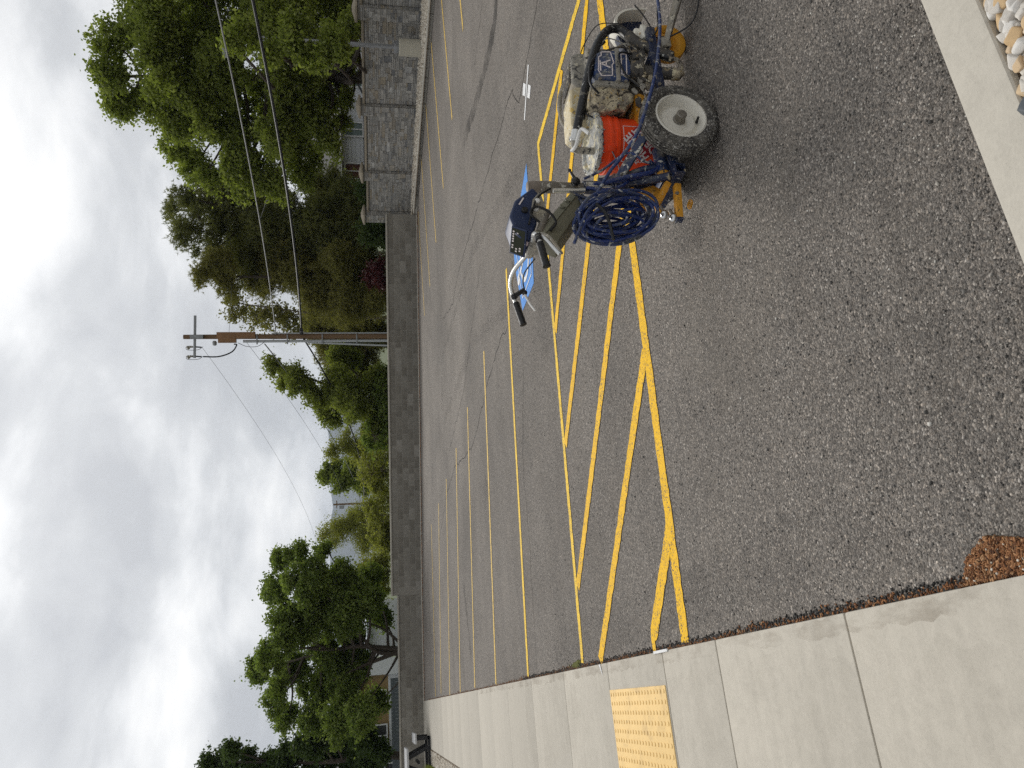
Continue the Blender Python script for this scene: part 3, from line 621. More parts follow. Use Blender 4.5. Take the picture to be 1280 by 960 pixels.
for (a, ta), (b, tb) in zip(zip(posts, tops), list(zip(posts, tops))[1:]):
    t = (b-a).normalized(); s = Vector((-t.y, t.x, 0)); s = s if s.x < 0 else -s
    zt = (ta+tb)/2
    pn = MB().box((a+b)/2+Vector((0, 0, (zt-.1)/2)), ((b-a).length-.40, .12, zt-.1), Matrix.Rotation(math.atan2(t.y, t.x), 3, 'Z')).build('panel', 'stone_back', st, smooth=0)
    face_stones(pn, a+t*.22+s*.05, b-t*.22+s*.05, .10, zt-.02, s)
    MB().box((a+b)/2+Vector((0, 0, zt-.1+.035)), ((b-a).length-.36, .24, .07), Matrix.Rotation(math.atan2(t.y, t.x), 3, 'Z')).build('cap_rail', 'stone_cap', st, bevel=.012)
for p, tz in zip(posts, tops):
    ang = R(98); rot = Matrix.Rotation(ang, 3, 'Z'); t = rot @ Vector((1, 0, 0)); s = Vector((-t.y, t.x, 0)); s = s if s.x < 0 else -s
    ps = MB().box(p+Vector((0, 0, (tz+.05)/2)), (.38, .38, tz+.05), rot).build('post', 'stone_back', st, smooth=0)
    face_stones(ps, p-t*.19+s*.175, p+t*.19+s*.175, .10, tz+.09, s)
    e = -t if t.y > 0 else t
    face_stones(ps, p+e*.175-s*.19, p+e*.175+s*.19, .10, tz+.09, e)
    c = MB(); z = tz+.15; q = []
    for k, (hw, zz) in enumerate(((.25, z), (.25, z+.06), (.05, z+.15))):
        for sx, sy in ((-1,-1),(1,-1),(1,1),(-1,1)): q.append(p+rot@Vector((sx*hw, sy*hw, 0))+Vector((0, 0, zz-p.z)))
    c.add(q, [(3,2,1,0),(8,9,10,11)]+[(4*k+i, 4*k+(i+1) % 4, 4*k+4+(i+1) % 4, 4*k+4+i) for k in range(2) for i in range(4)]).build('cap', 'stone_cap', ps, bevel=.006)
# the largest stones are single pieces, the narrow slips are joined into one facing per panel
camxy = Vector((0, 0, 1.75))
single = set(i for _, i in sorted(((-(s_[4])/((s_[2]-camxy).length**2), i) for i, s_ in enumerate(stones)))[:300])
rest = {}
for i, (parent, key, P, ang, ar) in enumerate(stones):
    if i in single:
        o = link('stone', stone_cache[key], parent, P-so); o.rotation_euler.z = ang
    else: rest.setdefault(parent.name, []).append((key, P, ang))
M['stone_island'] = mat_islandvar('ashlar_slips', [(0, (.22, .213, .20)), (.25, (.29, .28, .258)), (.5, (.33, .315, .29)), (.7, (.38, .365, .335)), (.84, (.29, .25, .19)), (.93, (.16, .162, .165)), (1, (.45, .44, .415))], .9, 9, .5)
for pn, L in rest.items():
    b = MB()
    for (w, rows), P, ang in L: b.box(P, (w*.02-.007, .055, rows*.055-.007), Matrix.Rotation(ang, 3, 'Z'))
    tag(b.build('stone_facing', 'stone_island', bpy.data.objects[pn], smooth=0), kind='stuff')
# ------------------------------------------------------------------ lamp post, utility poles, lines
lp = empty('lamp_post', (17.12, 16.45, .1)); tag(lp, 'square grey lamp post on a pale concrete pier before the stone wall', 'lamp post')
MB().lathe([(.235, 0), (.235, .66), (.215, .68)], (17.12, 16.45, .08), (0, 0, 1), 28).build('concrete_base', mat_concrete('pier_concrete', (.46, .43, .35), None, 0, .2), lp)
MB().bb((17.0, 16.33, .76), (17.24, 16.57, .90)).build('base_cover', 'steel', lp, bevel=.008)
MB().bar((17.12, 16.45, .9), (17.12, 16.45, 5.3), .085, .085).build('mast', 'steel', lp)
MB().bar((17.12, 16.45, 5.25), (16.6, 16.2, 5.3), .05, .05).build('arm', 'steel', lp)
MB().box((16.4, 16.1, 5.3), (.5, .3, .1)).build('lamp_head', 'steel', lp, bevel=.02)
PX, PY = 14.6, 29.62
up = empty('utility_pole', (PX, PY, 0)); tag(up, 'brown wooden utility pole with grey conduits and one crossarm', 'utility pole')
MB().tube([(PX, PY, -.1), (PX, PY, 4.5), (PX, PY, 9.05)], [.118, .11, .09], 16).build('pole', 'wood_pole', up)
view = Vector((PX, PY, 0)).normalized(); side = Vector((view.y, -view.x, 0)); tov = -view
pp = lambda s, d, z: Vector((PX, PY, z)) + side*s + tov*d
MB().tube([pp(-.19, .05, .0), pp(-.19, .05, 6.75)], .058, 10).build('conduit', 'conduit', up)
MB().tube([pp(-.44, .02, .0), pp(-.25, .05, 4.2)], .04, 8).build('conduit', 'conduit', up)
MB().tube([pp(.135, .06, .0), pp(.135, .06, 5.6)], .028, 8).build('conduit', 'conduit', up)
for z in (.9, 2.2, 3.6, 5.0, 6.2): MB().box(pp(-.12, .1, z), (.06, .4, .05), Matrix.Rotation(math.atan2(tov.y, tov.x), 3, 'Z')).build('strap', 'steel', up)
MB().bar(pp(-.85, .16, 8.62), pp(.86, .16, 8.55), .085, .085).build('crossarm', 'steel', up)
MB().box(pp(0, .2, 8.5), (.2, .16, .5), Matrix.Rotation(math.atan2(tov.y, tov.x), 3, 'Z')).build('bracket', 'steel', up)
for s in (-.40, -.78):
    i = MB(); i.lathe([(.02, 0), (.05, .05), (.03, .08), (.055, .12), (.03, .16), (.05, .20), (.02, .26)], pp(s, .16, 8.66), (0, 0, 1), 10); i.cyl(pp(s, .1, 8.88), pp(s-.1, .1, 8.84), .05); i.build('insulator', 'mud_grey', up)
    MB().tube([pp(s, .16, 8.6), pp(s-.02, .16, 8.35)], .03, 8).build('insulator', 'cable', up)
    MB().tube(spline([pp(s, .1, 8.95), pp(s-.12, .1, 8.9), pp(s-.12, .1, 8.5), pp(s, .1, 8.3)]), .01, 5).build('jumper', 'cable', up)
MB().box(pp(-.07, .14, 7.35), (.16, .36, .70), Matrix.Rotation(math.atan2(tov.y, tov.x), 3, 'Z')).build('standoff_board', 'wood_new', up, bevel=.01)
MB().box(pp(.06, .14, 7.0), (.14, .26, 1.5), Matrix.Rotation(math.atan2(tov.y, tov.x), 3, 'Z')).build('standoff_board', 'wood_new', up, bevel=.01)
MB().lathe([(.03, 0), (.08, .03), (.09, .14), (.05, .2)], pp(-.36, .1, 7.85), side, 10).build('cutout', 'steel', up)
MB().tube(spline([pp(-.30, .1, 7.1), pp(-.34, .1, 7.0), pp(-.62, .1, 7.2), pp(-.80, .1, 7.7), pp(-.80, .1, 8.3)]), .028, 8).build('riser_cable', 'cable', up)
MB().tube(spline([pp(-.25, .1, 6.95), pp(-.4, .1, 6.6), pp(-.4, .1, 6.2), pp(-.22, .1, 5.9)]), .012, 6).build('riser_cable', 'cable', up)
def line(name, a, b, sag, r, label, mat='cable', n=24):
    a, b = Vector(a), Vector(b)
    P = [a.lerp(b, i/n) - Vector((0, 0, sag*4*(i/n)*(1-i/n))) for i in range(n+1)]
    return tag(MB().tube(P, r, 6).build(name, mat), label, 'cable')
fr = Vector((15.7, 12.3, 0))
line('telephone_cable', pp(.1, .2, 4.42), (15.5, 8.0, 4.5), .35, .038, 'thick black cable running from the wooden pole across the big tree')
MB_ = line('cable_splice', pp(.12, .2, 4.42), pp(.28, .9, 4.37), 0, .075, 'stubby black splice sleeve on the thick cable beside the pole', n=4)
line('power_wire', pp(.1, .1, 5.45), (15.5, 8.0, 5.15), .25, .02, 'pale grey wire running above the thick black cable', 'wire')
line('service_wire', pp(.05, .1, 7.3), (24.5, 31.5, 8.55), .3, .007, 'hair thin wire leaving the pole to the right below the crossarm', 'wire')
line('guy_wire', (17.3, 20.5, 4.3), (20.5, 31.5, 6.9), .1, .011, 'thin slanting guy wire crossing the pale grey wire', 'wire')
line('telephone_cable', pp(-.1, .1, 4.35), (13.2, 55, 2.3), .9, .036, 'black cable dipping behind the trees left of the pole')
line('service_wire', pp(-.3, .1, 5.9), (17.2, 78, 2.6), 1.2, .025, 'grey wire dipping above the black cable left of the pole', 'wire')
line('power_wire', pp(-.4, .1, 8.35), (13.0, 70, 6.2), .8, .007, 'single thin wire falling from the crossarm over the low trees', 'wire')
line('power_wire', pp(-.25, .1, 6.6), (15.2, 70, 3.2), .8, .008, 'thin wire falling from the middle of the pole over the green tree', 'wire')
fp = empty('far_utility_pole', (29.2, 116.3, 0)); tag(fp, 'small distant wooden pole standing in front of the blue hills', 'utility pole')
MB().tube([(29.2, 116.3, 0), (29.2, 116.3, 7.2)], [.17, .13], 8).build('pole', 'wood_pole', fp)
MB().bar((28.6, 116.3, 6.7), (29.8, 116.3, 6.7), .14, .14).build('crossarm', 'wood_pole', fp)
MB().cyl((28.7, 116.1, 5.6), (28.7, 116.1, 6.3), .25).build('transformer', 'steel', fp)

# ------------------------------------------------------------------ houses behind the walls
def rel(root, name, mat, fn, parent=None, **kw):
    """part given in the root's own rotated frame"""
    b = MB(); fn(b); me = b.mesh(name, M[mat], **kw); return link(name, me, parent or root)
def window(root, x0, x1, z0, z1, y, glass='glass_green', d=-1):
    w = rel(root, 'window', glass, lambda b: b.bb((x0, y-.02, z0), (x1, y+.02, z1)), smooth=0)
    def fr_(b):
        t = .07
        for a, c in (((x0-t, z0-t), (x0, z1+t)), ((x1, z0-t), (x1+t, z1+t)), ((x0, z0-t), (x1, z0)), ((x0, z1), (x1, z1+t)), (((x0+x1)/2-.025, z0), ((x0+x1)/2+.025, z1))):
            b.bb((a[0], y+d*.07, a[1]), (c[0], y+d*.025, c[1]))
    rel(root, 'window_frame', 'trim', fr_, w, smooth=0)
wh = empty('white_house', (30.2, 29.25, 0), math.atan2(.667, -.745)); tag(wh, 'white sided house with grey shingle roof behind the stone wall', 'house')
# local x runs along the wall (to picture left), local +y towards the viewer
rel(wh, 'wall', 'siding', lambda b: b.bb((-6, -7, 0), (6.9, 0, 3.05)), smooth=0)
for k in range(14): rel(wh, 'siding_board', 'siding', lambda b: b.bb((-6, .001, .22*k), (6.9, .018, .22*k+.205)), smooth=0)
def roof(b): b.prism([(-6.4, .55, 2.98), (-6.4, -3.5, 5.3), (-6.4, -7.5, 2.98), (-6.4, -7.5, 3.12), (-6.4, -3.5, 5.46), (-6.4, .55, 3.12)], (13.7, 0, 0))
rel(wh, 'roof', 'shingle', roof, smooth=0)
rel(wh, 'fascia', 'trim', lambda b: b.bb((-6.4, .55, 2.9), (7.3, .60, 3.13)), smooth=0)
for x0, x1, gm in ((1.05, 1.75, 'glass_green'), (3.5, 4.1, 'glass_green'), (5.5, 6.2, 'curtain_red'), (-1.6, -.6, 'glass_dark')): window(wh, x0, x1, 1.85, 2.72, .04, gm, 1)
rel(wh, 'porch_roof', 'shingle', lambda b: b.prism([(3.0, .02, 1.72), (3.0, 1.4, 1.30), (3.0, 1.4, 1.38), (3.0, .02, 1.80)], (3.4, 0, 0)), smooth=0)
rel(wh, 'porch_wall', 'siding', lambda b: b.bb((3.2, .02, 0), (6.2, 1.2, 1.3)), smooth=0)
sh = empty('garden_shed', (27.6, 29.0, 0), math.atan2(.667, -.745)); tag(sh, 'small dark gabled shed below the white house windows', 'shed')
rel(sh, 'wall', 'siding', lambda b: b.bb((-.7, -1.2, 0), (.7, .6, 1.45)), smooth=0)
rel(sh, 'roof', 'shingle_dark', lambda b: b.prism([(-.95, 0, 1.4), (0, 0, 1.95), (.95, 0, 1.4), (.95, 0, 1.5), (0, 0, 2.06), (-.95, 0, 1.5)], (0, 1, 0)), smooth=0)
dsd = empty('dark_carport', (30.1, 26.9, 0), math.atan2(.667, -.745)); tag(dsd, 'black roofed carport under the big tree behind the stone wall', 'carport')
rel(dsd, 'roof', 'shingle_dark', lambda b: b.bb((-1.6, -1.5, 1.75), (1.0, .5, 2.1)), smooth=0)
for x in (-1.5, .9): rel(dsd, 'post', 'black_clean', lambda b: b.bb((x-.06, .3, 0), (x+.06, .42, 1.75)), smooth=0)
th = empty('tan_house', (-.2, 45, 0)); tag(th, 'tan brick house with pale front bay seen under the maple', 'house')
rel(th, 'wall', 'tan', lambda b: b.bb((-4.2, 0, 0), (2.0, 6, 2.5)), smooth=0)
rel(th, 'pale_bay', 'siding', lambda b: b.bb((2.0, -.4, 0), (2.85, 6, 2.45)), smooth=0)
rel(th, 'roof', 'shingle', lambda b: b.prism([(-4.7, -.6, 2.45), (-4.7, 3, 4.0), (-4.7, 6.6, 2.45), (-4.7, 6.6, 2.6), (-4.7, 3, 4.15), (-4.7, -.6, 2.6)], (7.9, 0, 0)), smooth=0)
window(th, -1.5, -.5, 1.1, 2.0, -.04, 'glass_dark'); window(th, .6, 1.2, 1.1, 2.0, -.04, 'glass_dark')
rel(th, 'base_course', 'siding', lambda b: b.bb((-4.22, -.05, 0), (2.0, 0, .95)), smooth=0)
ph = empty('pale_roofed_house', (3.7, 49, 0)); tag(ph, 'house with pale blue metal roof and dark chimney behind the maple trunk', 'house')
rel(ph, 'wall', 'siding', lambda b: b.bb((-.4, 0, 0), (2.6, 5, 2.0)), smooth=0)
rf = rel(ph, 'roof', 'pale_roof', lambda b: b.prism([(-.6, -.6, 1.95), (-.6, 2.5, 3.4), (-.6, 5.6, 1.95), (-.6, 5.6, 2.07), (-.6, 2.5, 3.55), (-.6, -.6, 2.07)], (3.5, 0, 0)), smooth=0)
rel(ph, 'chimney', 'shingle_dark', lambda b: b.bb((-.75, .6, 2.0), (-.15, 1.4, 3.2)), rf, smooth=0)
bf = empty('board_fence', (-2.5, 40, 0)); tag(bf, 'dark blue grey board fence behind the low end of the block wall', 'fence')
for k in range(48): rel(bf, 'board', 'bluegrey', lambda b: b.bb((-4+k*.165, -.015+.006*(k % 2), 0), (-4+k*.165+.158, .015+.006*(k % 2), .93)), smooth=0)
for z in (.25, .75): rel(bf, 'rail', 'bluegrey', lambda b: b.bb((-4, .03, z), (3.9, .09, z+.09)), smooth=0)
gh = empty('grey_house', (-4.2, 44, 0)); tag(gh, 'blue grey house with dark roof at the far left edge', 'house')
rel(gh, 'wall', 'bluegrey', lambda b: b.bb((-3, 0, 0), (2.35, 5, 1.45)), smooth=0)
rel(gh, 'roof', 'shingle_dark', lambda b: b.prism([(-3.2, -.4, 1.4), (-3.2, 2.5, 2.5), (-3.2, 5.4, 1.4), (-3.2, 5.4, 1.52), (-3.2, 2.5, 2.62), (-3.2, -.4, 1.52)], (5.9, 0, 0)), smooth=0)
window(gh, .9, 1.7, .55, 1.2, -.04, 'glass_dark')

# ------------------------------------------------------------------ hills
hv = []; n = 160; rows = 14
for i in range(n):
    az = R(-45+130*i/(n-1)); rid = 205 + 26*mnoise.noise(Vector((az*9, 2.2, 0))) + 16*mnoise.noise(Vector((az*31, 7.2, 0))) + 7*mnoise.noise(Vector((az*90, 1.2, 0)))
    for j in range(rows):
        t = j/(rows-1); d = 2600+1500*t; z = -5+rid*(t**1.15) + 9*mnoise.noise(Vector((az*50, t*4, 3)))*t*(1-t)*4
        hv.append((math.sin(az)*d, math.cos(az)*d, z))
hf = [(i*rows+j, (i+1)*rows+j, (i+1)*rows+j+1, i*rows+j+1) for i in range(n-1) for j in range(rows-1)]
tag(link('hills', np_mesh('hills', np.array(hv), np.array(hf), M['hill'], True)), kind='structure')

# ------------------------------------------------------------------ air
hz = MB().bb((-4700, -4700, -1.2), (4700, 4700, 260)).build('haze', 'hill', smooth=0); tag(hz, kind='stuff')
hm = bpy.data.materials.new('haze_air'); hm.use_nodes = True; ht = hm.node_tree; ht.nodes.clear()
ho = ht.nodes.new('ShaderNodeOutputMaterial'); pv = ht.nodes.new('ShaderNodeVolumePrincipled'); ht.links.new(pv.outputs[0], ho.inputs['Volume'])
pv.inputs['Color'].default_value = (.66, .77, .95, 1); pv.inputs['Density'].default_value = .00015; pv.inputs['Anisotropy'].default_value = .1
hz.data.materials.clear(); hz.data.materials.append(hm)

# ------------------------------------------------------------------ trees
ASH=[(19.78,19.44,9.35,0.64),(18.59,19.71,9.48,0.59),(19.13,21.12,9.28,0.83),(20.01,18.64,8.02,1.21),(18.78,19.29,7.73,1.22),(18.83,21.43,7.98,1.11),(19.52,24.09,8.44,0.7),(18.75,23.98,7.73,0.63),(22.07,20.72,6.66,1.5),(19.03,20.08,6.13,1.28),(18.93,22.2,6.22,1.21),(17.24,21.97,5.85,0.85),(20.16,18.6,4.4,1.25),(19.06,19.28,4.08,1.16),(18.37,20.64,3.94,1.21),(19.45,24.2,4.28,1.14),(22.64,20.56,2.8,1.07),(21.83,21.26,2.55,0.68),(20.87,22.16,3.29,0.75),(17.96,20.86,3.06,0.58),(16.81,22.5,4.87,0.6),(22.9,18.77,8.06,1.66),(23.41,18.94,5.67,1.71),(23.99,19.16,3.14,1.5),(23.09,20.41,2.38,0.68),(19.88,18.3,2.08,0.4),(17.82,23.52,7.31,0.56),(18.28,23.57,5.53,0.8),(17.35,23.28,6.05,0.5),(18.5,20.28,7.1,1.01),(20.53,20.3,7.0,1.05),(17.49,20.61,4.55,0.88),(21.24,22.69,5.17,1.05),(21.35,22.13,2.5,0.38),(19.73,21.56,2.27,0.28),(17.91,21.58,2.76,0.38),(21.93,21.85,2.21,0.35),(19.33,22.08,2.45,0.25),(16.4,15.71,4.63,0.41),(16.17,15.9,4.13,0.38),(16.27,15.41,3.54,0.49),(15.91,15.67,3.09,0.33),(16.12,15.66,5.04,0.25),(16.18,15.41,2.6,0.31),(15.83,15.47,2.36,0.21),(15.87,15.59,2.75,0.29)]
PINE_A=[(21.92,31.35,10.4,0.49),(19.54,29.24,9.11,0.83),(20.6,28.53,9.36,0.53),(21.73,30.57,8.65,1.05),(19.37,30.49,8.23,1.02),(21.11,30.55,7.32,1.37),(19.34,31.41,7.16,1.05),(20.13,30.29,5.7,1.6),(22.8,31.63,5.92,1.28),(20.12,29.59,3.74,1.67),(20.04,30.69,2.38,1.64),(20.69,29.23,1.99,1.2),(22.28,30.2,3.8,1.03),(21.65,28.9,8.54,0.62),(21.59,29.33,7.49,1.02),(21.85,31.07,6.37,1.24),(19.8,30.4,4.66,1.61),(21.6,30.33,3.09,1.49),(21.04,32.38,7.23,1.44)]
PINE_B=[(17.45,29.65,8.55,0.46),(17.8,29.25,7.77,0.69),(17.52,30.2,7.59,0.79),(18.98,31.83,6.71,1.01),(18.84,31.22,5.24,1.33),(16.95,30.56,4.05,0.81),(17.96,30.42,3.78,1.55),(17.51,29.97,2.38,1.69),(18.7,30.57,1.5,0.92),(16.5,29.93,1.37,0.88),(19.52,31.18,5.78,1.09),(18.04,32.97,3.38,1.31),(20.05,32.07,7.14,0.94)]
PINE_C=[(19.92,39.17,4.54,1.15),(20.44,39.91,3.06,1.64),(18.46,36.69,1.64,1.09),(17.69,38.26,3.42,1.28),(18.81,40.73,1.97,1.46),(17.47,40.49,2.64,1.08)]
LARCH=[(18.6,35.17,7.89,0.63),(18.91,36.45,7.32,0.73),(18.62,35.73,6.25,0.88),(18.77,36.18,5.33,0.9),(18.94,34.67,8.21,0.54)]
GREEN=[(15.12,33.51,6.08,0.44),(15.01,34.67,5.67,0.61),(14.24,33.66,4.84,0.74),(14.02,34.81,4.19,0.76),(14.01,37.3,3.69,0.73),(14.45,34.41,3.25,1.06),(13.26,33.51,2.32,1.1),(12.61,33.91,1.5,0.74),(14.35,33.76,1.39,0.75),(16.24,35.61,2.92,0.87)]
POPLAR=[(16.48,57.12,4.94,0.54),(17.0,56.66,4.34,0.72),(15.92,56.18,3.74,0.88),(17.75,59.33,3.11,1.0),(15.89,57.54,2.61,0.66),(15.98,56.62,2.01,0.95)]
WILLOW_A=[(14.31,43.97,3.9,0.47),(14.73,43.81,3.2,0.66),(14.49,44.37,2.3,1.04),(15.47,46.19,1.34,0.8),(13.54,44.59,1.38,0.85)]
WILLOW_B=[(9.2,43.19,4.31,0.39),(9.68,44.93,3.79,0.69),(9.66,43.95,3.05,0.9),(10.95,46.72,2.28,1.06),(8.99,43.57,2.12,0.89),(10.71,44.86,1.34,0.75),(9.65,46.09,1.26,0.66),(11.71,44.11,1.32,0.56)]
OLIVE=[(6.05,36.48,2.08,0.51),(6.21,35.42,1.68,0.43),(5.44,35.06,1.48,0.49),(6.23,35.28,1.18,0.29),(4.93,34.73,1.29,0.35)]
MAPLE=[(5.56,30.62,5.1,0.47),(5.56,29.78,4.44,0.52),(6.2,32.79,3.82,0.36),(6.38,32.47,3.55,0.25),(4.53,31.17,5.34,0.74),(4.55,28.9,3.98,0.88),(4.93,29.92,2.9,0.72),(3.65,30.04,3.97,0.84),(3.75,29.86,2.76,1.1),(3.36,30.02,5.03,0.48),(1.87,33.22,6.18,0.48),(2.07,29.71,5.37,0.56),(2.43,29.25,4.87,0.55),(1.79,33.51,4.9,0.77),(0.58,31.81,5.38,0.46),(0.04,33.85,5.05,0.59),(1.1,31.01,5.22,0.45),(1.11,33.41,3.97,0.9),(1.82,32.19,3.14,0.81),(0.73,32.89,3.02,0.89),(-0.09,32.67,4.05,0.67),(-0.16,31.47,3.11,0.84),(0.03,29.55,2.21,0.61),(3.85,29.87,2.03,0.78),(3.59,33.1,1.43,0.58),(4.95,33.05,1.83,0.66),(0.27,33.54,1.65,0.52),(3.29,30.54,3.31,0.59),(2.65,32.14,2.53,0.55),(1.49,32.9,2.31,0.49),(2.55,32.08,3.62,0.54),(3.03,32.87,2.68,0.63),(1.25,31.61,2.82,0.73),(1.98,32.18,2.17,0.48),(4.4,32.09,3.76,0.83),(2.92,30.25,4.43,0.58)]
DARK=[(-1.33,37.33,8.64,0.4),(-1.49,37.43,7.95,0.54),(-0.92,34.63,7.21,0.34),(-1.43,37.48,7.0,0.47),(-1.66,37.44,6.17,0.54),(-1.48,36.51,5.27,0.6),(-0.95,34.53,4.42,0.57),(-1.7,37.24,4.02,0.88),(-0.68,34.8,3.63,0.52),(-1.34,37.48,3.03,0.9),(-1.97,36.48,2.34,0.87),(-1.03,34.58,1.99,0.58),(-1.53,34.9,1.42,0.45),(-2.54,36.34,5.54,0.98),(-2.37,36.14,7.08,0.8),(-2.85,36.68,2.68,1.0)]
REDBUSH=[(15.53,26.26,1.55,0.31),(15.36,25.38,1.34,0.24),(14.79,25.41,1.29,0.24)]

def leaf_quads(P, size, flat=0.0, elong=1.6, droop=None):
    n = len(P); d = nrg.normal(size=(n, 3)); d /= np.linalg.norm(d, axis=1)[:, None]
    if droop is not None: d = d*(1-droop)+np.array([0, 0, -droop]); d /= np.linalg.norm(d, axis=1)[:, None]
    e = nrg.normal(size=(n, 3)); e -= d*(e*d).sum(1)[:, None]; e /= np.linalg.norm(e, axis=1)[:, None]
    s = size*nrg.uniform(.6, 1.35, (n, 1)); a = d*s*elong*.5; b = e*s*.5
    V = np.stack([P-a, P+b*.95, P+a, P-b*.95], 1).reshape(-1, 3); return V, np.arange(4*n).reshape(n, 4)
def tufts(P, size, k=9, up=.25, width=.09):
    """bunches of needles: k thin triangles round each point"""
    n = len(P)*k; C = np.repeat(P, k, 0); d = nrg.normal(size=(n, 3)); d[:, 2] += up*2; d /= np.linalg.norm(d, axis=1)[:, None]
    e = nrg.normal(size=(n, 3)); e -= d*(e*d).sum(1)[:, None]; e /= np.linalg.norm(e, axis=1)[:, None]
    s = size*nrg.uniform(.6, 1.2, (n, 1)); V = np.stack([C-e*s*width, C+e*s*width, C+d*s], 1).reshape(-1, 3); return V, np.arange(3*n).reshape(n, 3)
def tree(name, label, lobes, base, mat, leaf, ncl, per, spread, tr=.18, bark='bark', kind='leaf', limbs=(), twigs=True, cat='tree', group=None, droop=None, edge=.55, squash=.8, clip=None, sprig=.45):
    root = empty(name, base); tag(root, label, cat, group); base = Vector(base); L = [(Vector(l[:3]), l[3]) for l in lobes]
    sub_ = []; own = {}
    for c, r in L:
        sub_.append((c, r*.82)); own[len(sub_)-1] = None; pi = len(sub_)-1
        for k in range(7 if r > .45 else 4):
            d = Vector(nrg.normal(size=3)).normalized(); d.z *= .85; own[len(sub_)] = pi; sub_.append((c+d*r*rng.uniform(.62, 1.0), r*rng.uniform(.26, .48)))
    top = max(L, key=lambda l: l[0].z)[0]; main = L; L = sub_; cx = sum((l[0] for l in L), Vector())/len(L)
    wood = MB(); mid = Vector((base.x*.45+cx.x*.55, base.y*.45+cx.y*.55, base.z+(top.z-base.z)*.45))
    axis = spline([base, base.lerp(mid, .5)+Vector((rng.uniform(-.15, .15), 0, 0)), mid, top], 6); m = len(axis)
    trunk_r = [tr*(1-.9*i/(m-1))+.012 for i in range(m)]
    MB().tube(axis, trunk_r, 9).build('trunk', bark, root)
    for lb in limbs: wood.tube(spline(lb[0], 5), [lb[1]*(1-.75*i/((len(lb[0])-1)*5)) for i in range((len(lb[0])-1)*5+1)], 7)
    C = []; V = []; SP = []; vol = np.array([l[1]**2.2 for l in L]); vol /= vol.sum()
    for li, ((c, r), f) in enumerate(zip(L, vol)):
        cand = [a for a in axis if a.z < c.z+.1*r] or [axis[0]]
        a = min(cand, key=lambda q: (q-c).length + .5*abs(q.z-(c.z-.8*(q-c).length)))
        h = (c-a).length; mp = a.lerp(c, .5)+Vector((rng.uniform(-.1, .1)*h, rng.uniform(-.1, .1)*h, -.08*h if droop is None else .1*h))
        if own[li] is not None: a = L[own[li]][0]; mp = a.lerp(c, .5)+Vector((0, 0, rng.uniform(-.1, .1)*r))
        lim = spline([a, mp, c], 4); r0 = min(tr*.42, .03+.016*h) if own[li] is None else .018+.012*r; wood.tube(lim, [r0*(1-.8*i/(len(lim)-1)) for i in range(len(lim))], 6)
        k = max(4, int(ncl*f))
        d = nrg.normal(size=(k, 3)); d /= np.linalg.norm(d, axis=1)[:, None]; rad = nrg.uniform(0, 1, (k, 1))**edge
        p = np.array(c)+d*rad*r*np.array([1, 1, squash+.12])
        p += np.array([[mnoise.noise(Vector(q)*.9)*.35*r for _ in (0, 1, 2)] for q in p])*np.array([1, -.7, .8])
        C.append(p)
        # sprigs that reach out of the clump
        for q in p[::3]:
            v = q-np.array(c); ln = np.linalg.norm(v)
            if ln > .55*r and kind == 'leaf':
                v = v/ln+nrg.normal(size=3)*.35; SP.append(q+v*nrg.uniform(.05, sprig, (6, 1))*np.sort(nrg.uniform(.1, 1, (6, 1)), 0)+nrg.normal(size=(6, 3))*.03)
        if twigs:
            for q in p[::max(1, k//8)]:
                q = Vector(q); wood.tube([lim[-2].lerp(c, rng.random()), (c.lerp(q, .5))+Vector((0, 0, rng.uniform(-.1, .1)*r)), q], [.016+.004*r, .011, .004], 4, caps=False)
    wood.build('limbs', bark, root)
    C = np.concatenate(C)
    if kind == 'leaf':
        n = len(C); P = np.repeat(C, per, 0) + nrg.normal(size=(n*per, 3))*spread*np.array([1, 1, .7])*np.repeat(nrg.uniform(.55, 1.3, (n, 1)), per, 0)
        if clip: P = P[P[:, 2] > clip]
        if SP: P = np.concatenate([P]+SP)
        V, F = leaf_quads(P, leaf, droop=droop)
    else:
        n = len(C); P = np.repeat(C, per, 0) + nrg.normal(size=(n*per, 3))*spread*np.array([1, 1, .45])
        V, F = tufts(P, leaf)
    V = V - np.array(base)
    me = np_mesh('crown', V, F, M[mat]); link('crown', me, root); return root
tree('ash_tree', 'tall bright green broadleaf tree leaning over the stone wall', ASH, (21.9, 22.6, 0), 'leaf_ash', .072, 6200, 42, .14, .26, edge=.5)
G_ = 'pines behind the block wall'
tree('pine_tree', 'dark tall pine between the bright green tree and the wooden pole', PINE_A, (21.3, 31, 0), 'leaf_pine', .15, 5200, 9, .17, .22, kind='needle', group=G_)
tree('pine_tree', 'olive green pine just right of the wooden pole', PINE_B, (18.2, 31.1, 0), 'leaf_olive', .15, 4400, 9, .17, .2, kind='needle', group=G_)
tree('pine_tree', 'low broad olive pine directly behind the wooden pole', PINE_C, (18.6, 38.8, 0), 'leaf_olive', .19, 2200, 8, .20, .2, kind='needle', group=G_)
tree('larch_tree', 'sparse twiggy tree showing sky through it beside the pole top', LARCH, (18.5, 35.4, 0), 'leaf_olive', .09, 420, 9, .18, .09, 'twig', droop=.2)
tree('broadleaf_tree', 'green tree left of the wooden pole with loose ragged top', GREEN, (14.3, 35.2, 0), 'leaf_green', .085, 1300, 30, .16, .15, droop=.15)
tree('poplar_tree', 'small light green tree left of the willows, touching the hills', POPLAR, (16.4, 57, 0), 'leaf_ash', .14, 330, 30, .2, .12)
tree('willow_tree', 'twiggy yellow green willow behind the middle of the block wall', WILLOW_A, (14.9, 46, 0), 'leaf_willow', .07, 420, 30, .22, .12, 'twig', droop=.35, group='willows behind the wall')
tree('willow_tree', 'feathery yellow green willow with pointed top before the blue hills', WILLOW_B, (10.3, 45.5, 0), 'leaf_willow', .06, 560, 42, .22, .12, 'twig', droop=-.5, group='willows behind the wall')
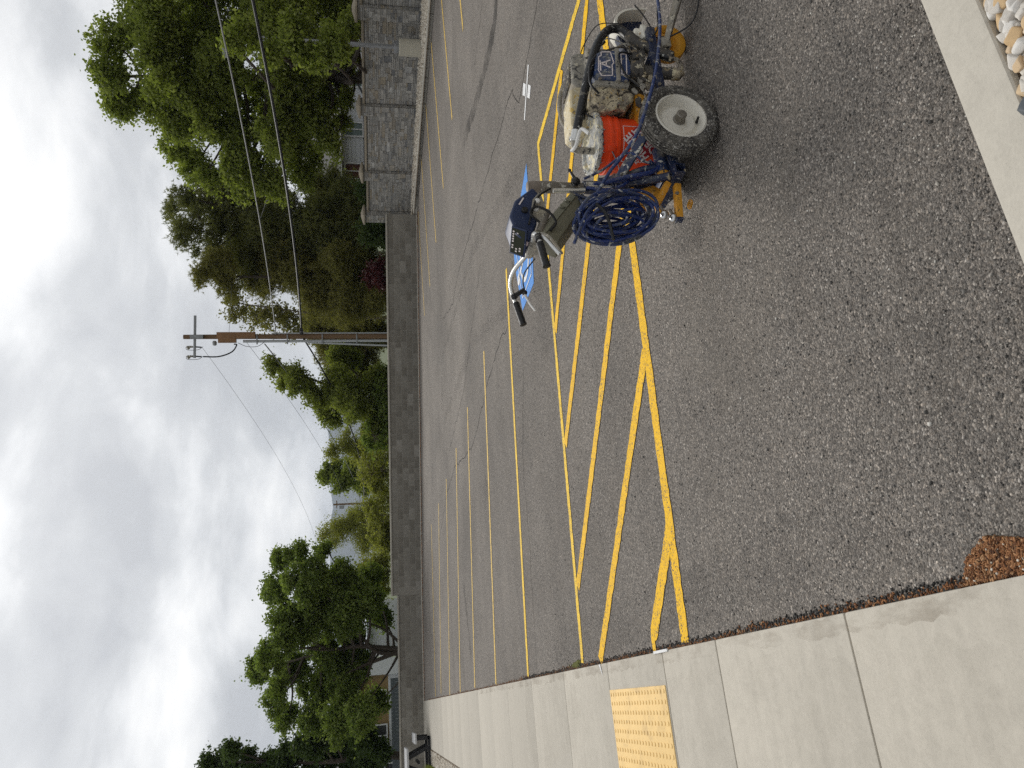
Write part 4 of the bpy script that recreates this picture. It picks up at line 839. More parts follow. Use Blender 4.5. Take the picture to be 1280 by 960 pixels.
tree('olive_bush', 'pale olive bush between the willow and the maple', OLIVE, (5.7, 35.2, 0), 'leaf_willow', .06, 260, 30, .14, .06, 'twig', cat='bush')
tree('maple_tree', 'big dark green maple with forked trunk left of the willows', MAPLE, (1.95, 31.5, 0), 'leaf_maple', .07, 4600, 36, .115, .15, edge=.5,
     limbs=[([(1.95, 31.45, .5), (2.1, 31.4, 1.6), (2.8, 31.3, 2.3), (3.3, 31.2, 3.3)], .10), ([(2.0, 31.45, .9), (1.6, 31.4, 2.2), (1.2, 31.3, 3.2)], .09), ([(2.05, 31.45, .4), (2.9, 31.5, 1.3), (3.3, 31.4, 2.2)], .07)])
tree('dark_tree', 'nearly black green tree at the far left edge', DARK, (-1.9, 36.5, 0), 'leaf_dark', .085, 2300, 36, .14, .18)
tree('red_bush', 'dark red bush peeking over the block wall beneath the pines', REDBUSH, (15.5, 26.2, 0), 'leaf_red', .07, 90, 26, .1, .05, cat='bush')
# low shrubs that fill the gaps behind the wall
def shrub(label, x, y, w, h, mat, n=160):
    lob = [(x+rng.uniform(-w, w), y+rng.uniform(-.4, .4), h*rng.uniform(.35, .8), w*rng.uniform(.35, .55)) for _ in range(6)]
    tree('shrub', label, lob, (x, y, 0), mat, .09, n, 26, .16, .05, 'twig', cat='shrub', group='shrubs behind the wall')
shrub('olive shrub right behind the wall, between the two dark pines', 19.6, 29.2, 1.5, 2.4, 'leaf_pine')
shrub('dark shrub behind the wall under the sparse green tree', 13.2, 33.5, 1.6, 1.9, 'leaf_maple')
shrub('bare brown shrub behind the wall, left of the green tree', 11.6, 36.5, 1.8, 2.1, 'leaf_willow', 70)
shrub('yellowish shrub behind the wall under the feathery willow', 9.0, 37.5, 1.9, 2.0, 'leaf_willow')
shrub('dark shrub behind the stone wall beside the end post', 18.6, 26.6, 1.3, 2.0, 'leaf_dark')
# ------------------------------------------------------------------ picnic table
pc = empty('picnic_table', (-1.57, 27.3, .02)); tag(pc, 'picnic table with light grey tops and black steel frame by the block wall', 'picnic table')
MB().bb((-1.98, 26.35, .71), (-1.16, 28.3, .78)).build('table_top', 'table_top', pc, bevel=.01)
MB().bb((-1.04, 26.35, .45), (-.74, 28.3, .51)).build('seat', 'table_top', pc, bevel=.01)
MB().bb((-2.42, 26.35, .45), (-2.12, 28.3, .51)).build('seat', 'table_top', pc, bevel=.01)
for y in (26.5, 28.1):
    b = MB(); b.bar((-.89, y, .45), (-.89, y, .06), .11, .11); b.bar((-.84, y, .06), (-2.32, y, .06), .11, .09); b.bar((-2.27, y, .06), (-2.27, y, .45), .11, .11)
    b.bar((-1.15, y, .08), (-1.42, y, .71), .10, .10); b.bar((-2.0, y, .08), (-1.72, y, .71), .10, .10); b.build('frame', 'black_clean', pc)
MB().bar((-1.57, 26.5, .4), (-1.57, 28.1, .4), .07, .07).build('brace', 'black_clean', pc)
# ------------------------------------------------------------------ line striping machine
ls = empty('line_striper', (2.6, 3.08, 0)); tag(ls, 'paint spattered walk behind line striping machine with blue hose coil', 'line striper')
def wheel(c, rr, w, name='wheel'):
    c = Vector(c); ax = Vector((0, -1, 0)); k = rr/.2; h = w/2
    prof = [(.128, -h*.62), (.135, -h*.82), (.150, -h*.97), (.170, -h*.98), (.186, -h*.86), (.195, -h*.66), (.1985, -h*.55), (.2, -h*.4), (.1945, -h*.37), (.1945, -h*.25), (.2, -h*.22), (.2, h*-.08), (.1945, -h*.05), (.1945, h*.05), (.2, h*.08), (.2, h*.22), (.1945, h*.25), (.1945, h*.37), (.2, h*.4), (.1985, h*.55), (.195, h*.66), (.186, h*.86), (.170, h*.98), (.165, h*1.0), (.163, h*.975), (.150, h*.97), (.135, h*.82), (.128, h*.62)]
    rp_ = [(.126, -h*.75), (.133, -h*.8), (.131, -h*.6), (.115, -h*.4), (.115, h*.45), (.131, h*.6), (.134, h*.80), (.126, h*.86), (.121, h*.66), (.113, h*.40), (.108, h*-.05), (.102, h*-.16), (.094, h*-.10), (.086, h*.12), (.076, h*.18), (.050, h*.16), (.03, h*.14)]
    o = MB().lathe([(r*k, z) for r, z in rp_], c, ax, 48).build(name, 'rim', ls, smooth=50)
    MB().lathe([(r*k, z) for r, z in prof], c, ax, 64, close=False).build('tyre', 'tyre', o, smooth=50)
    lug = MB()
    for i in range(44):
        a = 2*math.pi*i/44
        for s in (-1, 1):
            p = c+Vector((math.cos(a+s*.03)*(rr-.0085*k), s*h*.66, math.sin(a+s*.03)*(rr-.0085*k))); lug.bar(p, p+Vector((0, s*h*.22, 0))-Vector((math.cos(a), 0, math.sin(a)))*.012, .011, .012, up=(math.cos(a), 0, math.sin(a)))
    tag(lug.build('tread_lugs', 'tyre', o, smooth=0), kind='stuff')
    MB().lathe([(.032, h*.2), (.031, h*.3), (.026, h*.34), (.026, h*1.0), (.022, h*1.08), (.015, h*1.1)], c, ax, 20).build('hub', 'hub', o)
    v = c+Vector((-.006, -h*.05, -.095)); MB().cyl(v, v+Vector((0, -h*.75, .006)), .008, .006, 8).build('valve', 'black_clean', o)
    return o
wheel((2.605, 2.862, .199), .2, .105); wheel((2.64, 3.33, .199), .2, .105)
P_ = lambda name, mat, fn, parent=ls, **kw: part(name, mat, parent, fn, **kw)
P_('axle', 'mud_dark', lambda b: b.cyl((2.605, 2.9, .2), (2.64, 3.28, .2), .017))
# frame: two navy side rails, cross members, bucket tray
for y0, y1 in ((2.955, 2.94), (3.235, 3.20)):
    P_('side_rail', 'navy', lambda b: b.bar((2.33, y0+.01, .222), (3.30, y1, .215), .045, .045), bevel=.004)
for x in (2.42, 2.80, 3.12): P_('cross_member', 'navy_scuffed', lambda b: b.bar((x, 2.94, .222), (x, 3.22, .222), .04, .035), bevel=.004)
P_('bucket_tray', 'mud_dark', lambda b: b.bb((2.50, 2.985, .165), (2.82, 3.35, .178)), bevel=.003)
P_('receiver_tube', 'navy', lambda b: b.add(*box_open((2.335, 2.925, .222), .048, .20)), smooth=0) if False else None
def sq_tube(b, c, w, l, wall=.005):
    """open square tube lying along +x from c"""
    x0, y, z = c; h = w/2; i = h-wall
    o_ = [(-h,-h),(h,-h),(h,h),(-h,h)]; n_ = [(-i,-i),(i,-i),(i,i),(-i,i)]
    V = [(x0, y+a, z+q) for a, q in o_]+[(x0, y+a, z+q) for a, q in n_]+[(x0+l, y+a, z+q) for a, q in o_]+[(x0+l, y+a, z+q) for a, q in n_]
    F = []
    for k in range(4):
        m = (k+1) % 4; F += [(k, k+4, m+4, m), (k, m, m+8, k+8), (k+4, k+12, m+12, m+4), (k+8, m+8, m+12, k+12)]
    b.add(V, F)
# the near receiver tube stands square to the rail with its mouth to the viewer
def receiver(b):
    t = MB(); sq_tube(t, (0, 0, 0), .052, .30); b.add([(2.345+v[1], 2.895+v[0], .222+v[2]) for v in t.v], t.f)
P_('receiver_tube', 'navy', receiver, smooth=0)
P_('rear_tube', 'navy', lambda b: b.tube(spline([(2.34, 2.955, .25), (2.355, 3.0, .30), (2.38, 3.07, .42), (2.385, 3.10, .56)]), .022, 12))
P_('rear_tube', 'navy_scuffed', lambda b: b.tube(spline([(2.42, 3.0, .24), (2.43, 3.02, .34), (2.41, 3.07, .46), (2.40, 3.10, .58)]), .018, 12))
P_('hose_line', 'blue_hose', lambda b: b.tube(spline([(2.50, 3.05, .30), (2.44, 3.02, .30), (2.39, 3.02, .36), (2.37, 3.04, .48), (2.35, 3.06, .62)]), .012, 10))
P_('hose_line', 'blue_hose', lambda b: b.tube(spline([(2.52, 3.03, .27), (2.45, 2.99, .265), (2.385, 2.985, .33), (2.365, 3.01, .46), (2.345, 3.05, .60)]), .012, 10))
P_('drive_motor', 'navy_scuffed', lambda b: (b.cyl((2.53, 3.0, .268), (2.405, 3.0, .268), .033), b.cyl((2.405, 3.0, .268), (2.385, 3.0, .268), .036)))
P_('motor_cap', 'striper_yellow', lambda b: b.cyl((2.386, 3.0, .268), (2.365, 3.0, .268), .034), bevel=.004)
P_('battery_box', 'mud_dark', lambda b: b.bb((2.42, 3.0, .17), (2.56, 3.1, .24)), bevel=.008, rough=.004, rsc=40)
P_('stay_bar', 'navy_scuffed', lambda b: b.bar((2.575, 2.94, .355), (2.372, 3.065, .495), .058, .012, up=(.3, -.8, .5)), bevel=.003)
P_('bolt', 'hub', lambda b: b.ball((2.378, 3.045, .50), .009)); P_('bolt', 'hub', lambda b: b.ball((2.40, 3.03, .475), .008))
# rear yellow hitch bracket
P_('hitch_plate', 'striper_yellow', lambda b: b.prism([(2.345, 3.10, .405), (2.235, 3.10, .385), (2.20, 3.08, .315), (2.31, 3.05, .245), (2.36, 3.06, .30)], (.006, .012, .002)), bevel=.002)
P_('hitch_arm', 'striper_yellow', lambda b: b.bar((2.325, 2.99, .255), (2.205, 3.045, .325), .034, .030), bevel=.003)
P_('hitch_arm', 'striper_yellow', lambda b: b.bar((2.30, 2.975, .218), (2.105, 2.985, .236), .036, .032), bevel=.003)
P_('hitch_arm', 'striper_yellow', lambda b: b.bar((2.26, 3.06, .345), (2.155, 3.02, .315), .040, .012), bevel=.003)
P_('hitch_arm', 'striper_yellow', lambda b: b.bar((2.36, 3.09, .41), (2.20, 3.085, .36), .022, .018), bevel=.003)
P_('chain', 'caster_yellow', lambda b: [b.tube([(2.215+.016*math.cos(t*.785)+.012*k, 3.03, .145-.006*k+.010*math.sin(t*.785)) for t in range(8)], .0035, 6, closed=True) for k in (0, 1, 2)])
for p in ((2.135, 2.995, .303), (2.118, 2.995, .258)):
    hb = P_('hitch_ball', 'chrome', lambda b: b.ball(p, .0225, 20)); P_('ball_stem', 'hub', lambda b: b.cyl((p[0]+.018, p[1]+.006, p[2]), (p[0]+.06, p[1]+.02, p[2]+.004), .009), hb)
P_('end_cap', 'navy', lambda b: b.box((2.10, 2.985, .236), (.016, .036, .036)), bevel=.004)
P_('brake_pipe', 'mud_cream', lambda b: b.tube(spline([(2.42, 3.12, .45), (2.33, 3.12, .44), (2.28, 3.10, .42), (2.25, 3.09, .36)]), .011, 8))
P_('brake_pipe', 'mud_cream', lambda b: b.tube(spline([(2.40, 3.13, .50), (2.34, 3.13, .49), (2.30, 3.12, .47)]), .014, 8))
# upright filter cylinder, valve knob, silver rods
P_('filter_cylinder', 'post_grey', lambda b: b.lathe([(.026, .50), (.028, .51), (.028, .80), (.031, .805), (.031, .885), (.029, .89)], (2.372, 3.12, 0), (0, 0, 1), 24))
P_('cylinder_cap', 'post_cap', lambda b: b.lathe([(.031, .886), (.031, .925), (.028, .932), (.028, .947), (.022, .951)], (2.37, 3.12, 0), (0, 0, 1), 24))
P_('lower_body', 'navy', lambda b: b.cyl((2.385, 3.115, .30), (2.375, 3.118, .66), .034), bevel=.004)
P_('silver_rod', 'bar_silver', lambda b: b.cyl((2.325, 3.075, .665), (2.318, 3.075, .83), .012))
P_('silver_rod', 'bar_silver', lambda b: b.cyl((2.365, 3.07, .50), (2.36, 3.07, .655), .012)); P_('silver_rod', 'bar_silver', lambda b: b.cyl((2.345, 3.06, .52), (2.34, 3.06, .65), .008))
P_('valve_knob', 'black', lambda b: (b.ball((2.365, 3.06, .712), .024, 16), b.cyl((2.38, 3.055, .716), (2.425, 3.055, .735), .009, .006), b.ball((2.43, 3.055, .738), .010, 10)))
# handle stem: folded olive sheet box, steering clamp
V0, V1 = Vector((1.985, 3.03, .955)), Vector((2.285, 3.115, .735))
def stem(b):
    d = (V1-V0).normalized(); s = Vector((.25, -.95, .1)).normalized(); n_ = d.cross(s).normalized(); n_ = n_ if n_.z < 0 else -n_
    a = [V0+s*.055, V1+s*.05, V1+s*.05+n_*.085, V0+s*.055+n_*.105]; b.prism(a, -s*.11)
P_('stem_box', 'olive_panel', stem, bevel=.006)
def stem_top(b):
    d = (V1-V0).normalized(); s = Vector((.25, -.95, .1)).normalized(); n_ = d.cross(s).normalized(); n_ = n_ if n_.z < 0 else -n_
    b.prism([V0+s*.056-n_*.004, V1+s*.051-n_*.004, V1+s*.051+n_*.030, V0+s*.056+n_*.034], s*.004)
    b.prism([V0+s*.056-n_*.006, V1+s*.051-n_*.006, V1-s*.052-n_*.006, V0-s*.056-n_*.006], n_*.005)
stp = P_('stem_flange', 'olive_light', stem_top, bevel=.001)
for k in (.62, .78):
    q = V0.lerp(V1, k)+Vector((.25, -.95, .1)).normalized()*.06+Vector((0, 0, -.016)); P_('bolt_head', 'olive_light', lambda b: (b.cyl(q, q+Vector((.002, -.008, .001)), .014, n=16), b.cyl(q+Vector((0, -.006, 0)), q+Vector((0, -.012, 0)), .008, n=6)), stp)
P_('stem_bracket', 'black', lambda b: b.prism([(2.27, 3.06, .74), (2.16, 3.03, .70), (2.13, 3.02, .665), (2.25, 3.06, .64), (2.31, 3.08, .68)], (.02, .05, 0)), bevel=.004)
P_('steering_clamp', 'mud_grey', lambda b: (b.cyl((1.99, 2.98, .965), (2.0, 3.16, .97), .026), b.box((1.985, 3.06, .965), (.05, .09, .055))), bevel=.004)
# control box with display
def ctl(b):
    s = Vector((0, .15, 0)); b.prism([(1.975, 2.985, 1.035), (2.005, 2.985, 1.062), (2.10, 2.985, 1.085), (2.19, 2.985, 1.05), (2.27, 2.985, .955), (2.23, 2.985, .925), (2.06, 2.985, .955), (1.985, 2.985, .985)], s)
cb = P_('control_box', 'navy_clean', ctl, bevel=.016, seg=3)
SN = Vector((-.60, -.42, .68)).normalized(); sx = Vector((0, 0, 1)).cross(SN).normalized(); sx = -sx; sy = SN.cross(sx).normalized(); sy = sy if sy.z > 0 else -sy
SC = Vector((1.985, 3.025, 1.042)); scr = lambda u, v, h=0: SC+sx*u+sy*v+SN*h
P_('display_bezel', 'navy_clean', lambda b: b.prism([scr(-.068, -.042), scr(.068, -.042), scr(.068, .042), scr(-.068, .042)], SN*.010), cb, bevel=.003)
ds = P_('display', 'screen', lambda b: b.prism([scr(-.060, -.036, .0095), scr(.060, -.036, .0095), scr(.060, .036, .0095), scr(-.060, .036, .0095)], SN*.0025), cb)
def marks(b):
    for v, us in ((.026, (-.045, -.033, -.021, -.009, .003, .022, .034)), (.004, (-.04, .036, .048)), (-.016, (.03, .042))):
        for u in us: b.prism([scr(u-.0035, v-.004, .0121), scr(u+.0035, v-.004, .0121), scr(u+.0035, v+.005, .0121), scr(u-.0035, v+.005, .0121)], SN*.0006)
tag(P_('display_icons', 'print_white', marks, ds, smooth=0), kind='stuff')
M['pink'] = mat_simple('pale_sticker', (.52, .42, .44), .6); P_('sticker', 'pink', lambda b: b.prism([(1.972, 3.01, 1.0), (1.972, 3.04, 1.0), (1.978, 3.04, 1.022), (1.978, 3.01, 1.022)], (-.004, 0, .001)), cb)
P_('dial', 'black', lambda b: b.lathe([(.016, 0), (.016, .012), (.012, .018)], (2.13, 2.987, 1.01), (0, -1, 0), 16), cb)
P_('print_mark', 'print_white', lambda b: b.prism([(2.16, 2.983, 1.03), (2.20, 2.983, 1.005), (2.203, 2.983, 1.011), (2.163, 2.983, 1.036)], (0, -.001, 0)), cb)
P_('side_panel', 'mud_grey', lambda b: b.prism([(2.10, 2.975, .985), (2.19, 2.975, .965), (2.24, 2.975, .925), (2.12, 2.975, .90), (2.06, 2.975, .935)], (0, .02, 0)), bevel=.004)
for k, (x, z) in enumerate(((2.13, .955), (2.175, .945))): P_('toggle', 'white_part', lambda b: b.lathe([(.013, 0), (.013, .010), (.008, .014)], (x, 2.973, z), (0, -1, 0), 14))
P_('cable_loop', 'black_clean', lambda b: b.tube(spline([(2.05, 2.96, .95), (2.09, 2.95, .99), (2.13, 2.95, .96), (2.10, 2.95, .90), (2.05, 2.96, .87), (2.01, 2.97, .90)]), .006, 6))
P_('cable_loop', 'black_clean', lambda b: b.tube(spline([(2.04, 2.97, 1.0), (2.12, 2.96, .975), (2.20, 2.97, .94), (2.26, 2.98, .87)]), .005, 6))
P_('steering_shaft', 'post_grey', lambda b: b.cyl((2.01, 2.985, .95), (2.14, 3.0, .895), .018))
# handlebars
hb_ = P_('handlebar', 'bar_silver', lambda b: b.tube(spline([(1.99, 3.06, .975), (1.99, 3.16, .985), (1.985, 3.27, 1.018), (1.965, 3.345, 1.03), (1.935, 3.395, 1.022), (1.885, 3.42, 1.003), (1.76, 3.422, .975)]), .0115, 12))
P_('handlebar', 'bar_silver', lambda b: b.tube(spline([(1.99, 3.06, .975), (1.97, 2.97, .985), (1.945, 2.90, .995), (1.905, 2.865, .99), (1.86, 2.855, .985), (1.75, 2.85, .972)]), .0115, 12))
def grip(b, p, q):
    p, q = Vector(p), Vector(q); d = q-p; n = 9
    prof = []
    for i in range(n+1): prof.append((.0165+(.0016 if i % 2 else 0), d.length*i/n))
    prof += [(.019, d.length*1.0), (.019, d.length*1.04), (.010, d.length*1.06)]; b.lathe(prof, p, d, 16)
P_('grip', 'black_clean', lambda b: grip(b, (1.872, 3.421, 1.0), (1.752, 3.422, .972))); P_('grip', 'black_clean', lambda b: grip(b, (1.868, 2.857, .987), (1.748, 2.85, .971)))
P_('brake_clamp', 'black', lambda b: (b.cyl((1.915, 3.408, 1.012), (1.893, 3.418, 1.005), .018), b.bar((1.905, 3.405, 1.005), (1.93, 3.385, .955), .022, .02), b.ball((1.915, 3.39, .955), .015, 10)))
P_('brake_lever', 'white_part', lambda b: b.tube(spline([(1.905, 3.39, .955), (1.885, 3.395, .945), (1.85, 3.395, .93), (1.805, 3.38, .912)]), [.007]*8+[.006]*17, 8))
P_('brake_lever', 'bar_silver', lambda b: b.tube(spline([(1.93, 2.88, .985), (1.88, 2.84, .965), (1.82, 2.815, .94), (1.775, 2.80, .918)]), .008, 8)); P_('brake_lever', 'mud_grey', lambda b: b.tube(spline([(1.95, 2.90, .97), (1.90, 2.85, .945), (1.84, 2.83, .92), (1.785, 2.81, .905)]), .006, 8))
P_('brake_cable', 'black_clean', lambda b: b.tube(spline([(2.0, 3.2, .93), (1.98, 3.3, .965), (1.955, 3.36, .965), (1.93, 3.385, .955)]), .004, 6))
P_('lever_perch', 'black', lambda b: b.cyl((1.91, 2.865, .99), (1.88, 2.858, .988), .019))
# engine, tank, air box
P_('engine_block', 'mud_grey', lambda b: b.bb((2.92, 3.08, .25), (3.30, 3.36, .54)), bevel=.03, rough=.014, rsc=22, seg=3)
for k in range(6): P_('cooling_fin', 'mud_dark', lambda b: b.bb((2.86, 3.06, .30+k*.035), (2.93, 3.30, .312+k*.035)))
ab = P_('air_box', 'mud_grey', lambda b: b.prism([(3.09, 3.17, .50), (3.09, 3.17, .575), (3.125, 3.17, .615), (3.32, 3.17, .60), (3.345, 3.17, .56), (3.345, 3.17, .50)], (0, .20, 0)), bevel=.018, seg=3)
for k in range(10): P_('air_box_rib', 'mud_dark', lambda b: b.box((3.14+k*.018, 3.27, .618-.0009*k*k*.1-k*.0015), (.008, .17, .012)), ab, bevel=.002)
P_('fuel_tank', 'cream_tank', lambda b: b.prism([(2.80, 3.17, .565), (2.795, 3.17, .62), (2.83, 3.17, .655), (3.07, 3.17, .635), (3.10, 3.17, .60), (3.10, 3.17, .54), (2.85, 3.17, .55)], (0, .17, 0)), bevel=.022, rough=.005, rsc=25, seg=3)
P_('muffler_guard', 'mud_grey', lambda b: b.tube(spline([(2.98, 3.40, .60), (3.08, 3.41, .63), (3.22, 3.41, .62), (3.34, 3.40, .58)]), [.010]*12+[.014]*12+[.010], 10))
P_('engine_base', 'striper_yellow', lambda b: b.bb((2.72, 2.99, .235), (2.90, 3.13, .34)), bevel=.012, rough=.006, rsc=30)
P_('gear_case', 'mud_cream', lambda b: b.prism([(2.79, 2.985, .40), (2.775, 2.985, .50), (2.80, 2.985, .575), (2.95, 2.985, .57), (2.985, 2.985, .48), (2.965, 2.985, .385), (2.87, 2.985, .345)], (.02, .15, 0)), bevel=.03, rough=.017, rsc=20, seg=3)
P_('gear_case_flange', 'mud_grey', lambda b: b.prism([(2.915, 2.97, .375), (2.92, 2.97, .565), (2.955, 2.97, .56), (2.96, 2.97, .365)], (0, .15, 0)), bevel=.008, rough=.003, rsc=30)
# blue pump cover with its white line art
def cov(b): b.prism([(2.945, 2.955, .375), (2.95, 2.955, .545), (3.00, 2.955, .556), (3.12, 2.955, .535), (3.15, 2.955, .50), (3.155, 2.955, .36), (3.05, 2.955, .345)], (.01, .12, 0))
cv = P_('pump_cover', 'blue_cover', cov, bevel=.014, seg=3)
P_('cover_strap', 'mud_grey', lambda b: b.prism([(2.938, 2.948, .425), (3.162, 2.948, .405), (3.162, 2.948, .428), (2.938, 2.948, .448)], (0, .04, 0)), cv, bevel=.003)
def outline(b, pts, w=.005, y=2.9535):
    n = len(pts)
    for i in range(n):
        a, c = Vector((pts[i][0], y, pts[i][1])), Vector((pts[(i+1) % n][0], y, pts[(i+1) % n][1])); b.bar(a, c, w, .003, up=(0, 1, 0))
P_('line_art', 'print_white', lambda b: outline(b, [(2.972, .465), (2.966, .525), (3.0, .538), (3.095, .525), (3.105, .51), (3.13, .506), (3.135, .455), (3.06, .446), (3.045, .457)]), cv)
P_('line_art', 'print_white', lambda b: outline(b, [(2.985, .385), (2.983, .412), (3.125, .397), (3.127, .368)]), cv)
def letter(b):
    y = 2.9535
    for p, q in (((3.025, .468), (3.05, .518)), ((3.05, .518), (3.078, .462)), ((3.037, .490), (3.064, .487))): b.bar((p[0], y, p[1]), (q[0], y, q[1]), .007, .003, up=(0, 1, 0))
    b.prism([(3.0, y+.001, .522), (3.07, y+.001, .517), (3.07, y+.001, .524), (3.0, y+.001, .530)], (0, -.002, 0))
P_('emblem', 'print_white', letter, cv)
# pump lower, clamp, suction parts
P_('pump_clamp', 'mud_dark', lambda b: (b.cyl((3.055, 3.0, .35), (3.045, 2.995, .30), .058, .062), b.cyl((3.045, 2.995, .298), (3.042, 2.99, .275), .07), b.box((3.12, 2.965, .30), (.06, .05, .07))), bevel=.005, rough=.004, rsc=30)
P_('pump_cylinder', 'mud_dark', lambda b: b.tube([(3.04, 2.985, .30), (3.02, 2.965, .20), (3.0, 2.945, .13)], [.036, .034, .030], 16), rough=.003, rsc=30)
P_('pump_foot', 'mud_cream', lambda b: b.tube([(3.0, 2.945, .132), (2.99, 2.938, .10), (3.0, 2.935, .078)], [.034, .030, .016], 14), rough=.005, rsc=30)
P_('foot_bracket', 'mud_cream', lambda b: b.tube(spline([(2.99, 2.935, .10), (3.03, 2.925, .085), (3.08, 2.925, .10), (3.09, 2.93, .14)]), .012, 8), rough=.003, rsc=40)
sh_ = P_('suction_hose', 'black', lambda b: b.tube(spline([(2.70, 3.135, .655), (2.80, 3.10, .632), (2.92, 3.03, .605), (3.06, 2.99, .565), (3.20, 2.99, .515), (3.31, 3.0, .455), (3.365, 3.01, .40), (3.36, 3.01, .345), (3.29, 2.995, .305), (3.20, 2.965, .25), (3.13, 2.945, .17), (3.105, 2.94, .11)], 10), .0235, 16))
P_('hose_sleeve', 'mud_dark', lambda b: b.tube(spline([(3.31, 2.998, .315), (3.24, 2.98, .275), (3.17, 2.953, .21), (3.11, 2.938, .115)]), .030, 14), rough=.003, rsc=25)
P_('hose_fitting', 'bar_silver', lambda b: (b.cyl((2.74, 3.118, .648), (2.685, 3.142, .66), .026), b.cyl((2.70, 3.136, .657), (2.69, 3.14, .66), .031)))
P_('suction_pipe', 'mud_grey', lambda b: b.tube(spline([(2.69, 3.14, .658), (2.655, 3.155, .655), (2.645, 3.16, .61), (2.65, 3.165, .25)]), .019, 12))
P_('return_tube', 'black_clean', lambda b: b.tube(spline([(3.30, 3.04, .44), (3.24, 3.05, .50), (3.12, 3.05, .55), (2.95, 3.07, .58), (2.82, 3.12, .60)]), .010, 8))
P_('pull_cord', 'black_clean', lambda b: b.tube(spline([(3.40, 3.0, .35), (3.43, 3.05, .46), (3.38, 3.15, .52), (3.30, 3.20, .55)]), .003, 6))
P_('pull_cord', 'mud_grey', lambda b: b.tube(spline([(3.22, 2.985, .49), (3.26, 2.98, .44), (3.22, 2.975, .36), (3.15, 2.97, .34)]), .0035, 6))
# loose cables, bolts and dried lumps round engine and frame
for pts, r_, mt in (([(3.14, 2.96, .33), (3.10, 2.93, .42), (2.98, 2.94, .40), (2.90, 2.95, .33)], .005, 'black_clean'), ([(2.86, 2.97, .55), (2.90, 2.94, .60), (3.02, 2.94, .585), (3.10, 2.95, .54)], .006, 'black_clean'),
    ([(2.80, 3.0, .33), (2.86, 2.96, .30), (2.94, 2.95, .36), (2.99, 2.96, .42)], .005, 'mud_grey'), ([(3.12, 3.0, .30), (3.19, 2.97, .36), (3.16, 2.97, .47), (3.18, 3.05, .56)], .006, 'mud_dark'),
    ([(2.46, 3.02, .28), (2.44, 2.98, .36), (2.50, 2.99, .44), (2.44, 3.05, .56), (2.40, 3.08, .66)], .007, 'hose_worn'), ([(2.40, 3.05, .42), (2.33, 3.02, .47), (2.30, 3.03, .56), (2.33, 3.06, .66)], .009, 'blue_hose'),
    ([(2.34, 3.04, .52), (2.27, 3.0, .56), (2.22, 3.0, .66), (2.27, 3.03, .74)], .008, 'navy'), ([(2.88, 3.1, .56), (2.80, 3.06, .60), (2.76, 3.05, .50), (2.80, 3.02, .40)], .005, 'black_clean'),
    ([(2.97, 2.96, .30), (2.90, 2.93, .26), (2.80, 2.95, .25), (2.70, 2.97, .26)], .007, 'mud_dark'), ([(3.20, 3.06, .42), (3.26, 3.02, .36), (3.24, 3.0, .30), (3.15, 2.98, .28)], .006, 'mud_grey')):
    P_('loose_cable', mt, lambda b: b.tube(spline(pts, 8), r_, 7))
for p in ((2.80, 2.975, .45), (2.83, 2.972, .53), (2.93, 2.95, .40), (2.94, 2.952, .54), (2.60, 2.935, .232), (2.90, 2.925, .228), (3.05, 2.922, .228), (3.2, 2.92, .226), (2.26, 3.03, .29), (2.22, 3.04, .325), (2.24, 2.965, .232), (2.36, 3.05, .36)):
    P_('bolt', 'hub', lambda b: (b.cyl(p, (p[0], p[1]-.008, p[2]), .010, n=6)))
for k in range(16):
    p = Vector((rng.uniform(2.78, 3.14), rng.uniform(2.955, 2.99), rng.uniform(.24, .36))); P_('mud_lump', rng.choice(('mud_cream', 'mud_grey', 'mud_dark')), lambda b: b.ball(p, rng.uniform(.012, .026), 8, (1.3, .8, .8)), rough=.006, rsc=40)
# front fork, caster, gun arm
def cast():
    c = Vector((3.255, 2.99, .108)); ax = Vector((-.16, -1, 0)).normalized()
    o = MB().lathe([(.055, -.022), (.085, -.03), (.104, -.026), (.108, -.012), (.108, .012), (.104, .026), (.085, .030), (.060, .022), (.052, .008), (.040, .006), (.034, .022), (.018, .024)], c, ax, 36).build('caster_wheel', 'caster_yellow', ls, smooth=50)
    P_('caster_hub', 'mud_dark', lambda b: b.cyl(c+ax*.02, c+ax*.034, .014), o)
cast()
P_('fork_leg', 'striper_yellow', lambda b: b.bar((3.255, 2.945, .10), (3.33, 2.985, .245), .035, .010, up=(0, 1, 0)), bevel=.002); P_('fork_leg', 'striper_yellow', lambda b: b.bar((3.255, 3.035, .10), (3.33, 3.05, .245), .035, .010, up=(0, 1, 0)), bevel=.002)
P_('swivel_head', 'whitepost', lambda b: (b.cyl((3.335, 3.015, .225), (3.335, 3.015, .275), .035), b.box((3.31, 3.0, .235), (.09, .09, .03))), bevel=.006, rough=.004, rsc=30)
P_('front_lump', 'whitepost', lambda b: b.bb((3.22, 2.965, .165), (3.33, 3.06, .235)), bevel=.02, rough=.006, rsc=25)
def arch_pts(r, cx=3.45, cz=.185):
    return [(cx-r*.62, cz), (cx-r*.60, cz+r*.35)]+[(cx+r*.95*math.cos(R(150-150*i/9))*.85, cz+.02+r*math.sin(R(150-150*i/9))) for i in range(10)]+[(cx+r*.84, cz-.03)]
def arch(b, ro, ri, y0, y1):
    o_, i_ = arch_pts(ro), arch_pts(ri); n = len(o_); V = []
    for y in (y0, y1): V += [(p[0], y, p[1]) for p in o_]+[(p[0], y, p[1]) for p in i_]
    F = []
    for k in range(n-1): F += [(k, k+1, n+k+1, n+k), (2*n+k, 3*n+k, 3*n+k+1, 2*n+k+1), (k, 2*n+k, 2*n+k+1, k+1), (n+k, n+k+1, 3*n+k+1, 3*n+k)]
    F += [(0, n, 3*n, 2*n), (n-1, 3*n-1, 4*n-1, 2*n-1)]
    b.add(V, F)
